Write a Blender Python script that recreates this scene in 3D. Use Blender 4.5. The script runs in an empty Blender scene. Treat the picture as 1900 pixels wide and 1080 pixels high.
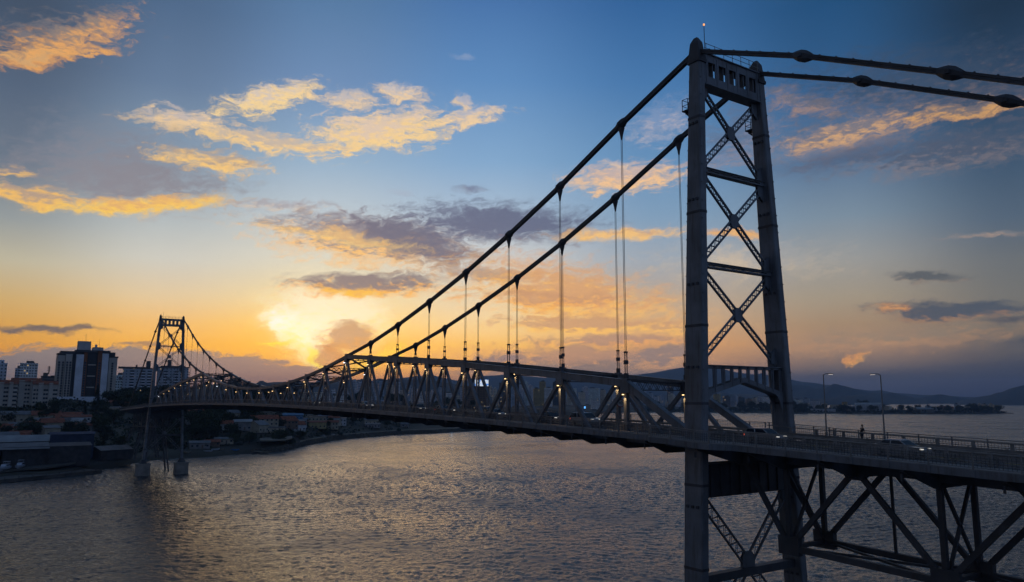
import bpy, bmesh, math, random
import numpy as np
from mathutils import Vector, Matrix
R = math.radians
random.seed(7)
scn = bpy.context.scene
COL = scn.collection

# ------------------------------------------------------------------ camera
CAM = Vector((53.34, -66.08, 36.07))
YAW, PITCH, ROLL, FPX = 0.97464, 0.14304, 0.00214, 1383.2      # focal length for a frame 1900 wide
fwd = Vector((-math.sin(YAW)*math.cos(PITCH), math.cos(YAW)*math.cos(PITCH), math.sin(PITCH)))
rgt0 = Vector((math.cos(YAW), math.sin(YAW), 0)); up0 = rgt0.cross(fwd)
rgt = rgt0*math.cos(ROLL) + up0*math.sin(ROLL); upv = up0*math.cos(ROLL) - rgt0*math.sin(ROLL)
cd = bpy.data.cameras.new("camera"); cam = bpy.data.objects.new("camera", cd); COL.objects.link(cam)
cd.sensor_width = 36; cd.lens = FPX/1900*36; cd.clip_start = 0.5; cd.clip_end = 90000
cam.matrix_world = Matrix(((rgt.x, upv.x, -fwd.x, CAM.x), (rgt.y, upv.y, -fwd.y, CAM.y), (rgt.z, upv.z, -fwd.z, CAM.z), (0, 0, 0, 1)))
scn.camera = cam

def ray(px, py):                                                # viewing direction of a point of the photograph
    return fwd + rgt*((px-950)/FPX) - upv*((py-540)/FPX)
def azel(px, py):                                               # the same as azimuth and elevation in degrees
    d = ray(px, py).normalized()
    return math.degrees(math.atan2(d.x, d.y) + YAW), math.degrees(math.asin(d.z))
def ground(px, dist):                                           # map position at a horizontal distance from the camera
    d = ray(px, 742); h = math.hypot(d.x, d.y)
    return CAM.x + d.x/h*dist, CAM.y + d.y/h*dist
def hgt(px, py, dist):                                          # height of a point seen at that distance
    d = ray(px, py); return CAM.z + d.z/math.hypot(d.x, d.y)*dist

# ------------------------------------------------------------------ exposure
scn.view_settings.view_transform = 'Standard'; scn.view_settings.look = 'None'
scn.view_settings.exposure = 0.0; scn.view_settings.gamma = 1.0; scn.view_settings.use_curve_mapping = False
scn.cycles.max_bounces = 5; scn.cycles.diffuse_bounces = 2; scn.cycles.glossy_bounces = 3
scn.cycles.volume_bounces = 1; scn.cycles.transparent_max_bounces = 8
scn.cycles.sample_clamp_indirect = 3.0
scn.cycles.use_denoising = True; scn.cycles.use_adaptive_sampling = True; scn.cycles.adaptive_threshold = 0.015

# ------------------------------------------------------------------ world: dusk sky with clouds
def lin(c):
    return tuple((v/255/12.92 if v/255 <= .04045 else ((v/255+.055)/1.055)**2.4) for v in c) + (1.0,)
SUN_AZ, SUN_EL = azel(598, 655)
world = bpy.data.worlds.new("World"); scn.world = world; world.use_nodes = True
T = world.node_tree; T.nodes.clear()
def nd(t, kind, **kw):
    n = t.nodes.new(kind)
    for k, v in kw.items(): setattr(n, k, v)
    return n
def mth(t, op, a, b=None, c=None, clamp=False):
    n = nd(t, 'ShaderNodeMath', operation=op, use_clamp=clamp)
    for i, v in enumerate((a, b, c)):
        if v is None: continue
        if isinstance(v, (int, float)): n.inputs[i].default_value = v
        else: t.links.new(v, n.inputs[i])
    return n.outputs[0]
def mixc(t, f, a, b):
    n = nd(t, 'ShaderNodeMix', data_type='RGBA')
    for i, v in ((0, f), (6, a), (7, b)):
        if isinstance(v, (int, float, tuple)): n.inputs[i].default_value = v
        else: t.links.new(v, n.inputs[i])
    return n.outputs[2]
def mrange(t, v, a, b, c=0.0, d=1.0, smooth=False):
    n = nd(t, 'ShaderNodeMapRange', interpolation_type='SMOOTHSTEP' if smooth else 'LINEAR')
    t.links.new(v, n.inputs[0])
    for i, x in enumerate((a, b, c, d)): n.inputs[i+1].default_value = x
    return n.outputs[0]
tc = nd(T, 'ShaderNodeTexCoord')
vr = nd(T, 'ShaderNodeVectorRotate', rotation_type='Z_AXIS'); vr.inputs['Angle'].default_value = -YAW
T.links.new(tc.outputs['Generated'], vr.inputs['Vector'])
sx = nd(T, 'ShaderNodeSeparateXYZ'); T.links.new(vr.outputs[0], sx.inputs[0])
AZ = mth(T, 'DEGREES', mth(T, 'ARCTAN2', sx.outputs[0], sx.outputs[1]))
EL = mth(T, 'DEGREES', mth(T, 'ARCSINE', sx.outputs[2]))
# clear-sky colours along seven azimuths, bottom to top
ROWS = [740, 700, 680, 640, 600, 550, 480, 400, 300, 150, 0]
SKY = [
 (0,    [(120,85,60),(172,114,56),(205,135,42),(220,150,40),(210,155,66),(206,170,108),(196,188,162),(150,158,160),(105,119,136),(80,98,122),(62,78,100)]),
 (300,  [(150,105,80),(196,132,66),(232,158,50),(242,174,54),(236,184,104),(228,202,158),(212,211,200),(178,190,195),(138,160,180),(98,124,156),(76,104,138)]),
 (600,  [(175,125,90),(225,150,70),(250,180,60),(255,190,60),(253,205,100),(244,222,165),(224,222,205),(192,206,214),(150,180,206),(108,142,184),(84,122,164)]),
 (900,  [(140,115,100),(190,140,100),(235,165,80),(248,190,92),(245,210,150),(234,216,184),(210,212,210),(172,194,214),(130,170,208),(92,140,192),(68,114,170)]),
 (1230, [(60,75,95),(110,100,100),(175,130,100),(215,155,95),(205,165,125),(190,170,150),(160,172,185),(128,160,190),(100,145,188),(66,118,172),(44,96,152)]),
 (1560, [(18,38,62),(54,66,84),(110,98,94),(160,126,102),(160,132,104),(164,150,130),(158,158,156),(124,144,162),(84,114,148),(44,90,136),(26,76,122)]),
 (1900, [(12,26,45),(24,40,60),(46,56,72),(88,84,84),(108,100,92),(112,110,106),(108,112,116),(82,100,120),(60,84,110),(34,62,92),(20,45,70)]),
]
def ramp_for(px, cols, warm_end):
    n = nd(T, 'ShaderNodeValToRGB'); n.color_ramp.interpolation = 'B_SPLINE' if False else 'EASE' if False else 'LINEAR'
    els = [azel(px, y)[1] for y in ROWS]
    e = n.color_ramp.elements
    pts = [(max(0.0, (v+1)/61), lin(c)) for v, c in zip(els, cols)] + [(1.0, (0.045, 0.085, 0.165, 1))]
    e[0].position, e[0].color = pts[0]; e[1].position, e[1].color = pts[-1]
    for p, c in pts[1:-1]:
        q = e.new(p); q.color = c
    T.links.new(ELN, n.inputs[0]); return n.outputs[0]
ELN = mrange(T, EL, -1, 60)
azs = [azel(p, 500)[0] for p, _ in SKY]
cur = None
for i, (p, cols) in enumerate(SKY):
    o = ramp_for(p, cols, 0)
    if cur is None: cur = o; continue
    cur = mixc(T, mrange(T, AZ, azs[i-1], azs[i], smooth=True), cur, o)
# away from the sunset the dusk sky turns to a dim blue
absaz = mth(T, 'ABSOLUTE', AZ)
dim = nd(T, 'ShaderNodeValToRGB'); e = dim.color_ramp.elements
e[0].position = 0; e[0].color = (0.095, 0.112, 0.158, 1); e[1].position = 1; e[1].color = (0.060, 0.108, 0.20, 1)
T.links.new(ELN, dim.inputs[0])
tint = mixc(T, mrange(T, AZ, -150, 150, smooth=True), (.80, .72, .68, 1), (1.15, 1.28, 1.45, 1))        # the dim side is bluer to the right
dm = nd(T, 'ShaderNodeMix', data_type='RGBA', blend_type='MULTIPLY'); dm.inputs[0].default_value = 1.0; T.links.new(dim.outputs[0], dm.inputs[6]); T.links.new(tint, dm.inputs[7])
cur = mixc(T, mrange(T, absaz, 34, 100, smooth=True), cur, dm.outputs[2])
# noise fields shared by all clouds
AE = nd(T, 'ShaderNodeCombineXYZ'); T.links.new(AZ, AE.inputs[0]); T.links.new(EL, AE.inputs[1])
def noise(vec, scale, detail, rough, sc=(1, 1, 1), off=0.0, dist=0.0):
    m = nd(T, 'ShaderNodeMapping'); m.inputs['Scale'].default_value = sc; m.inputs['Location'].default_value = (off, off*.7, off*.3)
    T.links.new(vec, m.inputs[0])
    n = nd(T, 'ShaderNodeTexNoise'); n.inputs['Scale'].default_value = scale; n.inputs['Detail'].default_value = detail
    n.inputs['Roughness'].default_value = rough; n.inputs['Distortion'].default_value = dist
    T.links.new(m.outputs[0], n.inputs[0]); return n
wn = noise(AE.outputs[0], 0.45, 4, 0.6, (1, 1.6, 1), 3.1)
ws = nd(T, 'ShaderNodeVectorMath', operation='SUBTRACT'); T.links.new(wn.outputs['Color'], ws.inputs[0]); ws.inputs[1].default_value = (.5, .5, .5)
wm = nd(T, 'ShaderNodeVectorMath', operation='MULTIPLY'); T.links.new(ws.outputs[0], wm.inputs[0]); wm.inputs[1].default_value = (3.4, 1.5, 0)
wa = nd(T, 'ShaderNodeVectorMath', operation='ADD'); T.links.new(AE.outputs[0], wa.inputs[0]); T.links.new(wm.outputs[0], wa.inputs[1])
P = wa.outputs[0]
tilt = nd(T, 'ShaderNodeVectorRotate', rotation_type='Z_AXIS'); tilt.inputs['Angle'].default_value = R(-9)
T.links.new(P, tilt.inputs['Vector'])
N1 = noise(tilt.outputs[0], 0.80, 9, 0.67, (1, 3.0, 1), 11.0, 0.2).outputs['Fac']
N2 = noise(AE.outputs[0], 1.3, 6, 0.6, (1, 2.6, 1), 5.0, 0.3).outputs['Fac']
# one cloud as a node group: envelope, ragged edge, lit lower side
G = bpy.data.node_groups.new("cloud", 'ShaderNodeTree')
I = G.interface
for nm, ty in (("Col", 'Color'), ("P", 'Vector'), ("N1", 'Float'), ("N2", 'Float'), ("Centre", 'Vector'), ("Turn", 'Float'), ("InvSize", 'Vector'), ("Ragged", 'Float'), ("Edge", 'Float'), ("Opacity", 'Float'), ("Low", 'Color'), ("High", 'Color'), ("Split", 'Float')):
    I.new_socket(nm, in_out='INPUT', socket_type='NodeSocket'+ty)
I.new_socket("Out", in_out='OUTPUT', socket_type='NodeSocketColor')
gi = nd(G, 'NodeGroupInput'); go = nd(G, 'NodeGroupOutput'); gv = gi.outputs
s0 = nd(G, 'ShaderNodeVectorMath', operation='MULTIPLY_ADD'); G.links.new(gv['Col'], s0.inputs[0]); s0.inputs[1].default_value = (1e-6, 1e-6, 0); G.links.new(gv['P'], s0.inputs[2])   # keeps the clouds in order
s1 = nd(G, 'ShaderNodeVectorMath', operation='SUBTRACT'); G.links.new(s0.outputs[0], s1.inputs[0]); G.links.new(gv['Centre'], s1.inputs[1])
r1 = nd(G, 'ShaderNodeVectorRotate', rotation_type='Z_AXIS'); G.links.new(s1.outputs[0], r1.inputs['Vector']); G.links.new(gv['Turn'], r1.inputs['Angle'])
m1 = nd(G, 'ShaderNodeVectorMath', operation='MULTIPLY'); G.links.new(r1.outputs[0], m1.inputs[0]); G.links.new(gv['InvSize'], m1.inputs[1])
l1 = nd(G, 'ShaderNodeVectorMath', operation='LENGTH'); G.links.new(m1.outputs[0], l1.inputs[0])
env = mth(G, 'SUBTRACT', 1.0, l1.outputs['Value'])
nn = mth(G, 'MULTIPLY', mth(G, 'SUBTRACT', gv['N1'], 0.5), gv['Ragged'])
dens = mth(G, 'ADD', mth(G, 'ADD', env, 0.13), nn)
msk = nd(G, 'ShaderNodeMapRange', interpolation_type='SMOOTHSTEP'); G.links.new(dens, msk.inputs[0]); msk.inputs[1].default_value = 0.0
G.links.new(gv['Edge'], msk.inputs[2])
sy = nd(G, 'ShaderNodeSeparateXYZ'); G.links.new(m1.outputs[0], sy.inputs[0])
ly = mth(G, 'ADD', mth(G, 'MULTIPLY', sy.outputs[1], 0.7), mth(G, 'MULTIPLY', mth(G, 'SUBTRACT', gv['N2'], 0.5), 2.6))
cf = mth(G, 'ADD', mth(G, 'SUBTRACT', ly, gv['Split']), mth(G, 'MULTIPLY', mth(G, 'SUBTRACT', dens, 0.35), 0.7))
cfr = mrange(G, cf, -0.35, 0.45, smooth=True)
cc = mixc(G, cfr, gv['Low'], gv['High'])
op = mth(G, 'MULTIPLY', msk.outputs[0], gv['Opacity'])
G.links.new(mixc(G, op, gv['Col'], cc), go.inputs[0])
def cloud(x0, y0, x1, y1, half, low, high, split=0.0, ragged=2.2, edge=0.5, opacity=0.95):
    global cur
    a0, e0 = azel(x0, y0); a1, e1 = azel(x1, y1)
    am, em = azel((x0+x1)/2, (y0+y1)/2)
    deg = abs(azel((x0+x1)/2, (y0+y1)/2-half)[1]-em)
    n = nd(T, 'ShaderNodeGroup', node_tree=G)
    for s, o in (("P", P), ("N1", N1), ("N2", N2)): T.links.new(o, n.inputs[s])
    if isinstance(cur, tuple): n.inputs["Col"].default_value = cur
    else: T.links.new(cur, n.inputs["Col"])
    n.inputs["Centre"].default_value = (am, em, 0)
    n.inputs["Turn"].default_value = -math.atan2(e1-e0, a1-a0)
    n.inputs["InvSize"].default_value = (1.85/math.hypot(a1-a0, e1-e0), .80/deg, 0)
    n.inputs["Ragged"].default_value = ragged; n.inputs["Edge"].default_value = edge*1.25; n.inputs["Opacity"].default_value = opacity
    n.inputs["Low"].default_value = lin(low); n.inputs["High"].default_value = lin(high); n.inputs["Split"].default_value = split
    cur = n.outputs[0]
CREAM, GOLD, ORNG, MAUV, SLAT = (250,212,158), (252,196,104), (236,164,84), (150,140,142), (98,106,128)
BRIGHT, YEL = (255,238,185), (255,214,60)
exec_clouds = True
CLOUDS = [
 # glow of the hidden sun
 (470,560,780,580,70, (255,228,158),(250,236,200),0,.4,1.1,.85),
 (480,575,720,615,85, (255,240,180),(255,248,215),0,.5,.9,.85),
 (490,560,604,668,26, (255,246,196),(255,253,232),0,.9,.6,.95),
 (500,590,590,640,12, (255,253,235),(255,255,245),0,1.2,.5,.95),
 (590,560,740,610,40, (255,236,170),(254,240,200),0,.8,.9,.8),
 (530,590,612,682,26, (255,240,150),(255,250,205),0,.9,.6,.95),
 (566,640,612,684,13, (255,222,30),(255,236,80),0,.8,.7,.9),
 (640,692,760,640,12, (255,216,40),(255,208,70),0,.9,.7,.9),
 (470,636,560,633,4, (255,225,60),(255,225,60),0,.8,.7,.8),
 # rising plume
 (604,690,640,640,26, (190,130,80),(192,140,96),0,1.0,.45,.9),
 (596,632,700,618,26, (200,140,80),(180,136,104),0,1.5,.5,.85),
 # upper left streaks
 (-40,120,170,98,16, ORNG,(222,170,110),0,2.6,.7,.9),
 (-40,70,240,70,34, (230,165,92),(120,115,120),.1,3.4,.8,.85),
 (60,95,250,20,26, (236,170,98),(150,130,118),.2,3.2,.8,.85),
 # cream group in the middle left
 (250,215,440,235,20, CREAM,(206,190,180),.3,2.6,.6,.9),
 (400,205,600,160,24, (255,218,150),(225,205,185),.4,2.8,.6,.9),
 (580,178,700,190,16, CREAM,(210,195,185),.3,3.0,.7,.8),
 (690,165,800,182,14, CREAM,(215,200,190),.3,2.6,.6,.85),
 (560,262,850,222,36, (255,214,142),(232,204,176),.3,2.6,.6,.92),
 (810,228,940,205,18, CREAM,(200,190,190),.3,2.6,.7,.85),
 (840,180,880,195,10, CREAM,(200,190,190),.3,2.4,.7,.7),
 (350,240,640,285,20, (254,210,136),(205,185,165),.2,2.6,.6,.9),
 (835,100,880,106,6, (150,165,195),(150,165,195),0,2.0,.8,.5),
 # large mauve bank on the left
 (40,255,470,340,74, (190,160,140),(128,132,146),-.6,1.9,1.1,.9),
 (10,300,460,365,56, (196,164,140),(138,136,146),-.55,1.7,.9,.92),
 (280,285,500,315,20, (255,205,120),(190,165,140),.3,2.6,.6,.9),
 (-30,350,150,382,22, (254,196,96),(190,160,135),.35,2.4,.6,.9),
 (60,390,450,370,15, (255,204,92),(236,180,110),.35,1.7,.6,.97),
 (-20,316,60,318,8, GOLD,MAUV,.3,2.2,.7,.8),
 (400,372,630,388,9, (235,200,160),(168,160,166),-.1,2.6,.8,.7),
 # the long bank in the centre
 (470,420,900,470,44, (255,196,112),(140,134,144),.0,1.8,.6,.95),
 (640,415,900,480,36, (150,136,138),(100,104,128),-.6,1.8,.6,.9),
 (750,404,1130,426,36, (118,116,134),(92,102,132),-.5,1.8,.6,.95),
 (1000,440,1290,430,11, (255,200,116),(222,170,120),.5,1.8,.7,.9),
 (1290,428,1440,438,8, (250,184,96),(236,168,96),.5,1.8,.7,.85),
 (500,424,780,462,14, (255,212,130),(252,196,116),.4,2.6,.8,.7),
 (520,528,850,527,22, (255,180,74),(126,118,126),-.1,1.6,.6,.95),
 (600,538,720,545,8, (255,196,60),(255,190,80),.4,1.6,.7,.8),
 (800,500,1010,520,16, (230,170,110),(138,126,134),-.3,2.2,.7,.8),
 # orange bands behind the cables
 (840,505,1270,590,60, (255,192,92),(226,166,110),.1,1.9,.7,.92),
 (850,548,1180,560,16, (246,168,80),(200,146,110),.0,2.4,.7,.7),
 (900,600,1300,604,14, (255,195,90),(200,150,112),-.1,2.2,.6,.85),
 (980,632,1300,630,9, (240,165,90),(170,132,116),-.2,2.0,.6,.8),
 (860,660,1300,672,26, (236,170,105),(168,130,112),-.1,2.2,.6,.85),
 (820,694,1330,690,20, (150,126,108),(122,112,110),-.2,1.4,.5,.9),
 (880,664,1010,664,7, (160,130,120),(110,105,118),-.5,1.8,.6,.85),
 # beside and behind the tower
 (1050,336,1290,318,24, (255,202,140),(205,180,170),.2,2.4,.6,.9),
 (1120,300,1180,310,10, (240,205,170),(190,180,185),.2,2.2,.7,.7),
 (1170,245,1290,200,34, (215,195,190),(138,156,190),.1,3.0,.9,.6),
 (1180,488,1560,478,40, (222,196,160),(190,180,170),.0,2.6,1.0,.55),
 (1300,470,1420,500,20, (250,214,160),(230,200,160),.0,2.2,1.0,.5),
 (1400,180,2000,130,75, (112,100,104),(56,72,96),.0,2.4,1.0,.8),
 (1410,175,1560,200,20, (196,150,110),(120,112,118),.1,2.6,.9,.6),
 (1280,300,1460,200,50, (150,130,135),(96,106,130),.0,2.4,1.0,.75),
 (1380,290,1760,205,44, (190,150,118),(96,102,120),.1,2.4,1.0,.7),
 (1470,272,1690,214,22, (228,174,116),(130,122,128),.25,2.8,.7,.8),
 (1660,226,1900,190,15, (226,168,100),(120,110,112),.25,2.6,.7,.8),
 (1390,325,1760,258,26, (96,104,124),(76,92,120),-.2,2.0,.9,.8),
 (1540,318,2000,240,36, (138,122,122),(78,86,106),.0,2.2,.9,.75),
 (1740,440,1940,430,6, (176,150,134),(130,130,134),.2,2.0,.8,.7),
 (1640,514,1790,520,12, (140,118,104),(78,84,92),-.4,1.6,.6,.85),
 (1600,576,1930,574,17, (150,112,88),(60,72,90),-.3,1.6,.6,.9),
 (1620,574,1700,566,8, (222,152,86),(150,116,96),.4,1.8,.7,.8),
 (1820,598,1950,592,8, (70,74,86),(50,62,80),-.3,1.6,.7,.8),
 (1380,650,1960,604,24, (196,146,100),(140,122,104),.1,2.2,1.0,.6),
 (1556,678,1606,656,5, (238,168,84),(220,150,84),0,1.6,.7,.9),
 (1300,712,2100,690,22, (66,72,84),(54,64,80),0,1.6,1.0,.5),
 (1850,640,1950,636,8, (48,60,80),(48,60,80),0,1.6,.7,.7),
 # thin bars on the left and the bank along the horizon
 (-30,612,210,610,8, (120,98,84),(84,82,88),-.3,1.4,.6,.95),
 (215,642,330,640,4, (140,110,90),(130,106,96),0,1.6,.7,.8),
 (-60,672,640,700,30, (132,118,110),(114,114,120),-.3,1.3,.25,.97),
 (840,350,912,354,6, (130,136,158),(110,120,150),0,1.8,.7,.8),
 (720,356,760,360,5, (165,180,200),(165,180,200),0,1.8,.7,.6),
 (1150,680,1300,650,20, (200,150,110),(130,116,116),0,1.8,.5,.8),
]
for c in CLOUDS: cloud(*c)
# physical dusk sky on top, faint
skyt = nd(T, 'ShaderNodeTexSky', sky_type='NISHITA'); skyt.sun_disc = False
skyt.sun_elevation = R(2.0); skyt.sun_rotation = R(SUN_AZ) - YAW
addn = nd(T, 'ShaderNodeMix', data_type='RGBA', blend_type='ADD'); addn.inputs[0].default_value = 0.01
T.links.new(cur, addn.inputs[6]); T.links.new(skyt.outputs[0], addn.inputs[7])
bg = nd(T, 'ShaderNodeBackground'); T.links.new(mrange(T, EL, 1.0, 10.0, 1.42, 1.0, smooth=True), bg.inputs[1]); T.links.new(addn.outputs[2], bg.inputs[0])
wo = nd(T, 'ShaderNodeOutputWorld'); T.links.new(bg.outputs[0], wo.inputs[0])
world.cycles.sampling_method = 'NONE'

# ------------------------------------------------------------------ sun: almost set, veiled by cloud
sd = bpy.data.lights.new("sun", 'SUN'); sd.energy = 0.13; sd.angle = R(25); sd.color = (1.0, 0.62, 0.30)
sun = bpy.data.objects.new("sun", sd); COL.objects.link(sun)
a = R(SUN_AZ) - YAW; toward = Vector((math.sin(a)*math.cos(R(3)), math.cos(a)*math.cos(R(3)), math.sin(R(3))))
sun.rotation_euler = toward.to_track_quat('Z', 'Y').to_euler()

# ------------------------------------------------------------------ helpers
def mat(name, col, rough=0.7, metal=0.0, vary=0.15, nscale=1.0, bump=0.0, bscale=8.0, emit=None, estr=0.0, coat=0.0):
    m = bpy.data.materials.new(name); m.use_nodes = True; t = m.node_tree; b = t.nodes['Principled BSDF']
    b.inputs['Roughness'].default_value = rough; b.inputs['Metallic'].default_value = metal
    b.inputs['Coat Weight'].default_value = coat
    if vary > 0:
        tcn = nd(t, 'ShaderNodeTexCoord'); n = nd(t, 'ShaderNodeTexNoise'); n.inputs['Scale'].default_value = nscale; n.inputs['Detail'].default_value = 5
        t.links.new(tcn.outputs['Object'], n.inputs[0])
        lo = tuple(c*(1-vary) for c in col)+(1,); hi = tuple(min(1, c*(1+vary)) for c in col)+(1,)
        t.links.new(mixc(t, mrange(t, n.outputs['Fac'], .35, .65), lo, hi), b.inputs['Base Color'])
        if bump > 0:
            n2 = nd(t, 'ShaderNodeTexNoise'); n2.inputs['Scale'].default_value = bscale; n2.inputs['Detail'].default_value = 6
            t.links.new(tcn.outputs['Object'], n2.inputs[0])
            bp = nd(t, 'ShaderNodeBump'); bp.inputs['Strength'].default_value = bump; bp.inputs['Distance'].default_value = .05
            t.links.new(n2.outputs['Fac'], bp.inputs['Height']); t.links.new(bp.outputs[0], b.inputs['Normal'])
    else: b.inputs['Base Color'].default_value = col+(1,)
    if emit: b.inputs['Emission Color'].default_value = emit+(1,); b.inputs['Emission Strength'].default_value = estr
    return m
def link(name, me, m, parent=None):
    o = bpy.data.objects.new(name, me); COL.objects.link(o)
    if m is not None:
        for x in (m if isinstance(m, (list, tuple)) else [m]): me.materials.append(x)
    if parent is not None: o.parent = parent
    return o
def tag(o, label=None, cat=None, group=None, kind=None):
    if label: o['label'] = label
    if cat: o['category'] = cat
    if group: o['group'] = group
    if kind: o['kind'] = kind
    return o
def empty(name, loc=(0, 0, 0), rz=0.0):
    o = bpy.data.objects.new(name, None); COL.objects.link(o); o.location = loc; o.rotation_euler = (0, 0, rz); o.empty_display_size = .5; return o

# ------------------------------------------------------------------ water
wm_ = bpy.data.materials.new("sea_water"); wm_.use_nodes = True; t = wm_.node_tree; b = t.nodes['Principled BSDF']
b.inputs['Base Color'].default_value = (0.022, 0.026, 0.028, 1); b.inputs['Roughness'].default_value = 0.10; b.inputs['IOR'].default_value = 1.6
b.inputs['Roughness'].default_value = 0.2
g = nd(t, 'ShaderNodeNewGeometry'); n = nd(t, 'ShaderNodeTexNoise'); n.inputs['Scale'].default_value = 1.1; n.inputs['Detail'].default_value = 4; t.links.new(g.outputs['Position'], n.inputs[0])
bp = nd(t, 'ShaderNodeBump'); bp.inputs['Strength'].default_value = .6; bp.inputs['Distance'].default_value = .22; t.links.new(n.outputs['Fac'], bp.inputs['Height'])
mp_ = nd(t, 'ShaderNodeMapping'); mp_.inputs['Rotation'].default_value = (0, 0, YAW*-1+R(6)); mp_.inputs['Scale'].default_value = (.22, .10, 1); t.links.new(g.outputs['Position'], mp_.inputs[0])
n2 = nd(t, 'ShaderNodeTexNoise'); n2.inputs['Scale'].default_value = 1.0; n2.inputs['Detail'].default_value = 6; n2.inputs['Roughness'].default_value = .65; t.links.new(mp_.outputs[0], n2.inputs[0])
bp2 = nd(t, 'ShaderNodeBump'); bp2.inputs['Strength'].default_value = .7; bp2.inputs['Distance'].default_value = 1.6; t.links.new(n2.outputs['Fac'], bp2.inputs['Height']); t.links.new(bp.outputs[0], bp2.inputs['Normal']); t.links.new(bp2.outputs[0], b.inputs['Normal'])
n3 = nd(t, 'ShaderNodeTexNoise'); n3.inputs['Scale'].default_value = .018; n3.inputs['Detail'].default_value = 5; t.links.new(g.outputs['Position'], n3.inputs[0])
t.links.new(mrange(t, n3.outputs['Fac'], .35, .65, .10, .30), b.inputs['Roughness'])
# a wind-ruffled surface: one sheet, finer where it is near, reaching the horizon
rs_ = np.random.RandomState(4)
th = np.concatenate([np.linspace(-42, 42, 1250), np.linspace(43, 317, 220)])
rr = [0.5, 8, 20, 35, 50, 60]
while rr[-1] < 14500: rr.append(rr[-1] + max(0.5, min(rr[-1]**2/140000.0, rr[-1]*.12)))
rr = np.array(rr); A_, R_ = np.meshgrid(np.radians(th)-YAW, rr)
X_ = CAM.x + R_*np.sin(A_); Y_ = CAM.y + R_*np.cos(A_); Z_ = np.zeros_like(X_)
wind = -0.62
for i in range(85):
    lam = 0.8*(5.5/0.8)**rs_.rand(); ang = wind + rs_.randn()*.9; k = 2*math.pi/lam
    kx, ky = k*math.cos(ang), k*math.sin(ang); ph = rs_.rand()*7; am = 0.0062*lam**.85
    mod = 1 + .7*np.sin(X_*rs_.uniform(.004, .02)+Y_*rs_.uniform(-.02, .02)+rs_.rand()*6)
    Z_ += am*mod*np.sin(kx*X_+ky*Y_+ph+.8*np.sin(X_*.031+Y_*.017*rs_.randn()+i))
calm = .75 + .3*np.sin(X_*.006+1)*np.sin(Y_*.008) + .2*np.sin(X_*.013-Y_*.011)
Z_ *= calm*np.clip(9000/R_, .3, 1)
nr, nt = X_.shape
me = bpy.data.meshes.new("water")
co = np.stack([X_, Y_, Z_], -1).reshape(-1, 3)
ii, jj = np.meshgrid(np.arange(nr-1), np.arange(nt), indexing='ij'); j2 = (jj+1) % nt
q = np.stack([ii*nt+jj, (ii+1)*nt+jj, (ii+1)*nt+j2, ii*nt+j2], -1).reshape(-1, 4)[:, ::-1]
me.vertices.add(len(co)); me.vertices.foreach_set('co', co.ravel().astype(np.float32))
me.loops.add(q.size); me.loops.foreach_set('vertex_index', q.ravel().astype(np.int32))
me.polygons.add(len(q)); me.polygons.foreach_set('loop_start', np.arange(0, q.size, 4).astype(np.int32))
me.polygons.foreach_set('use_smooth', np.ones(len(q), dtype=bool)); me.update(calc_edges=True)
tag(link("water", me, wm_), kind='structure')

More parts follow.
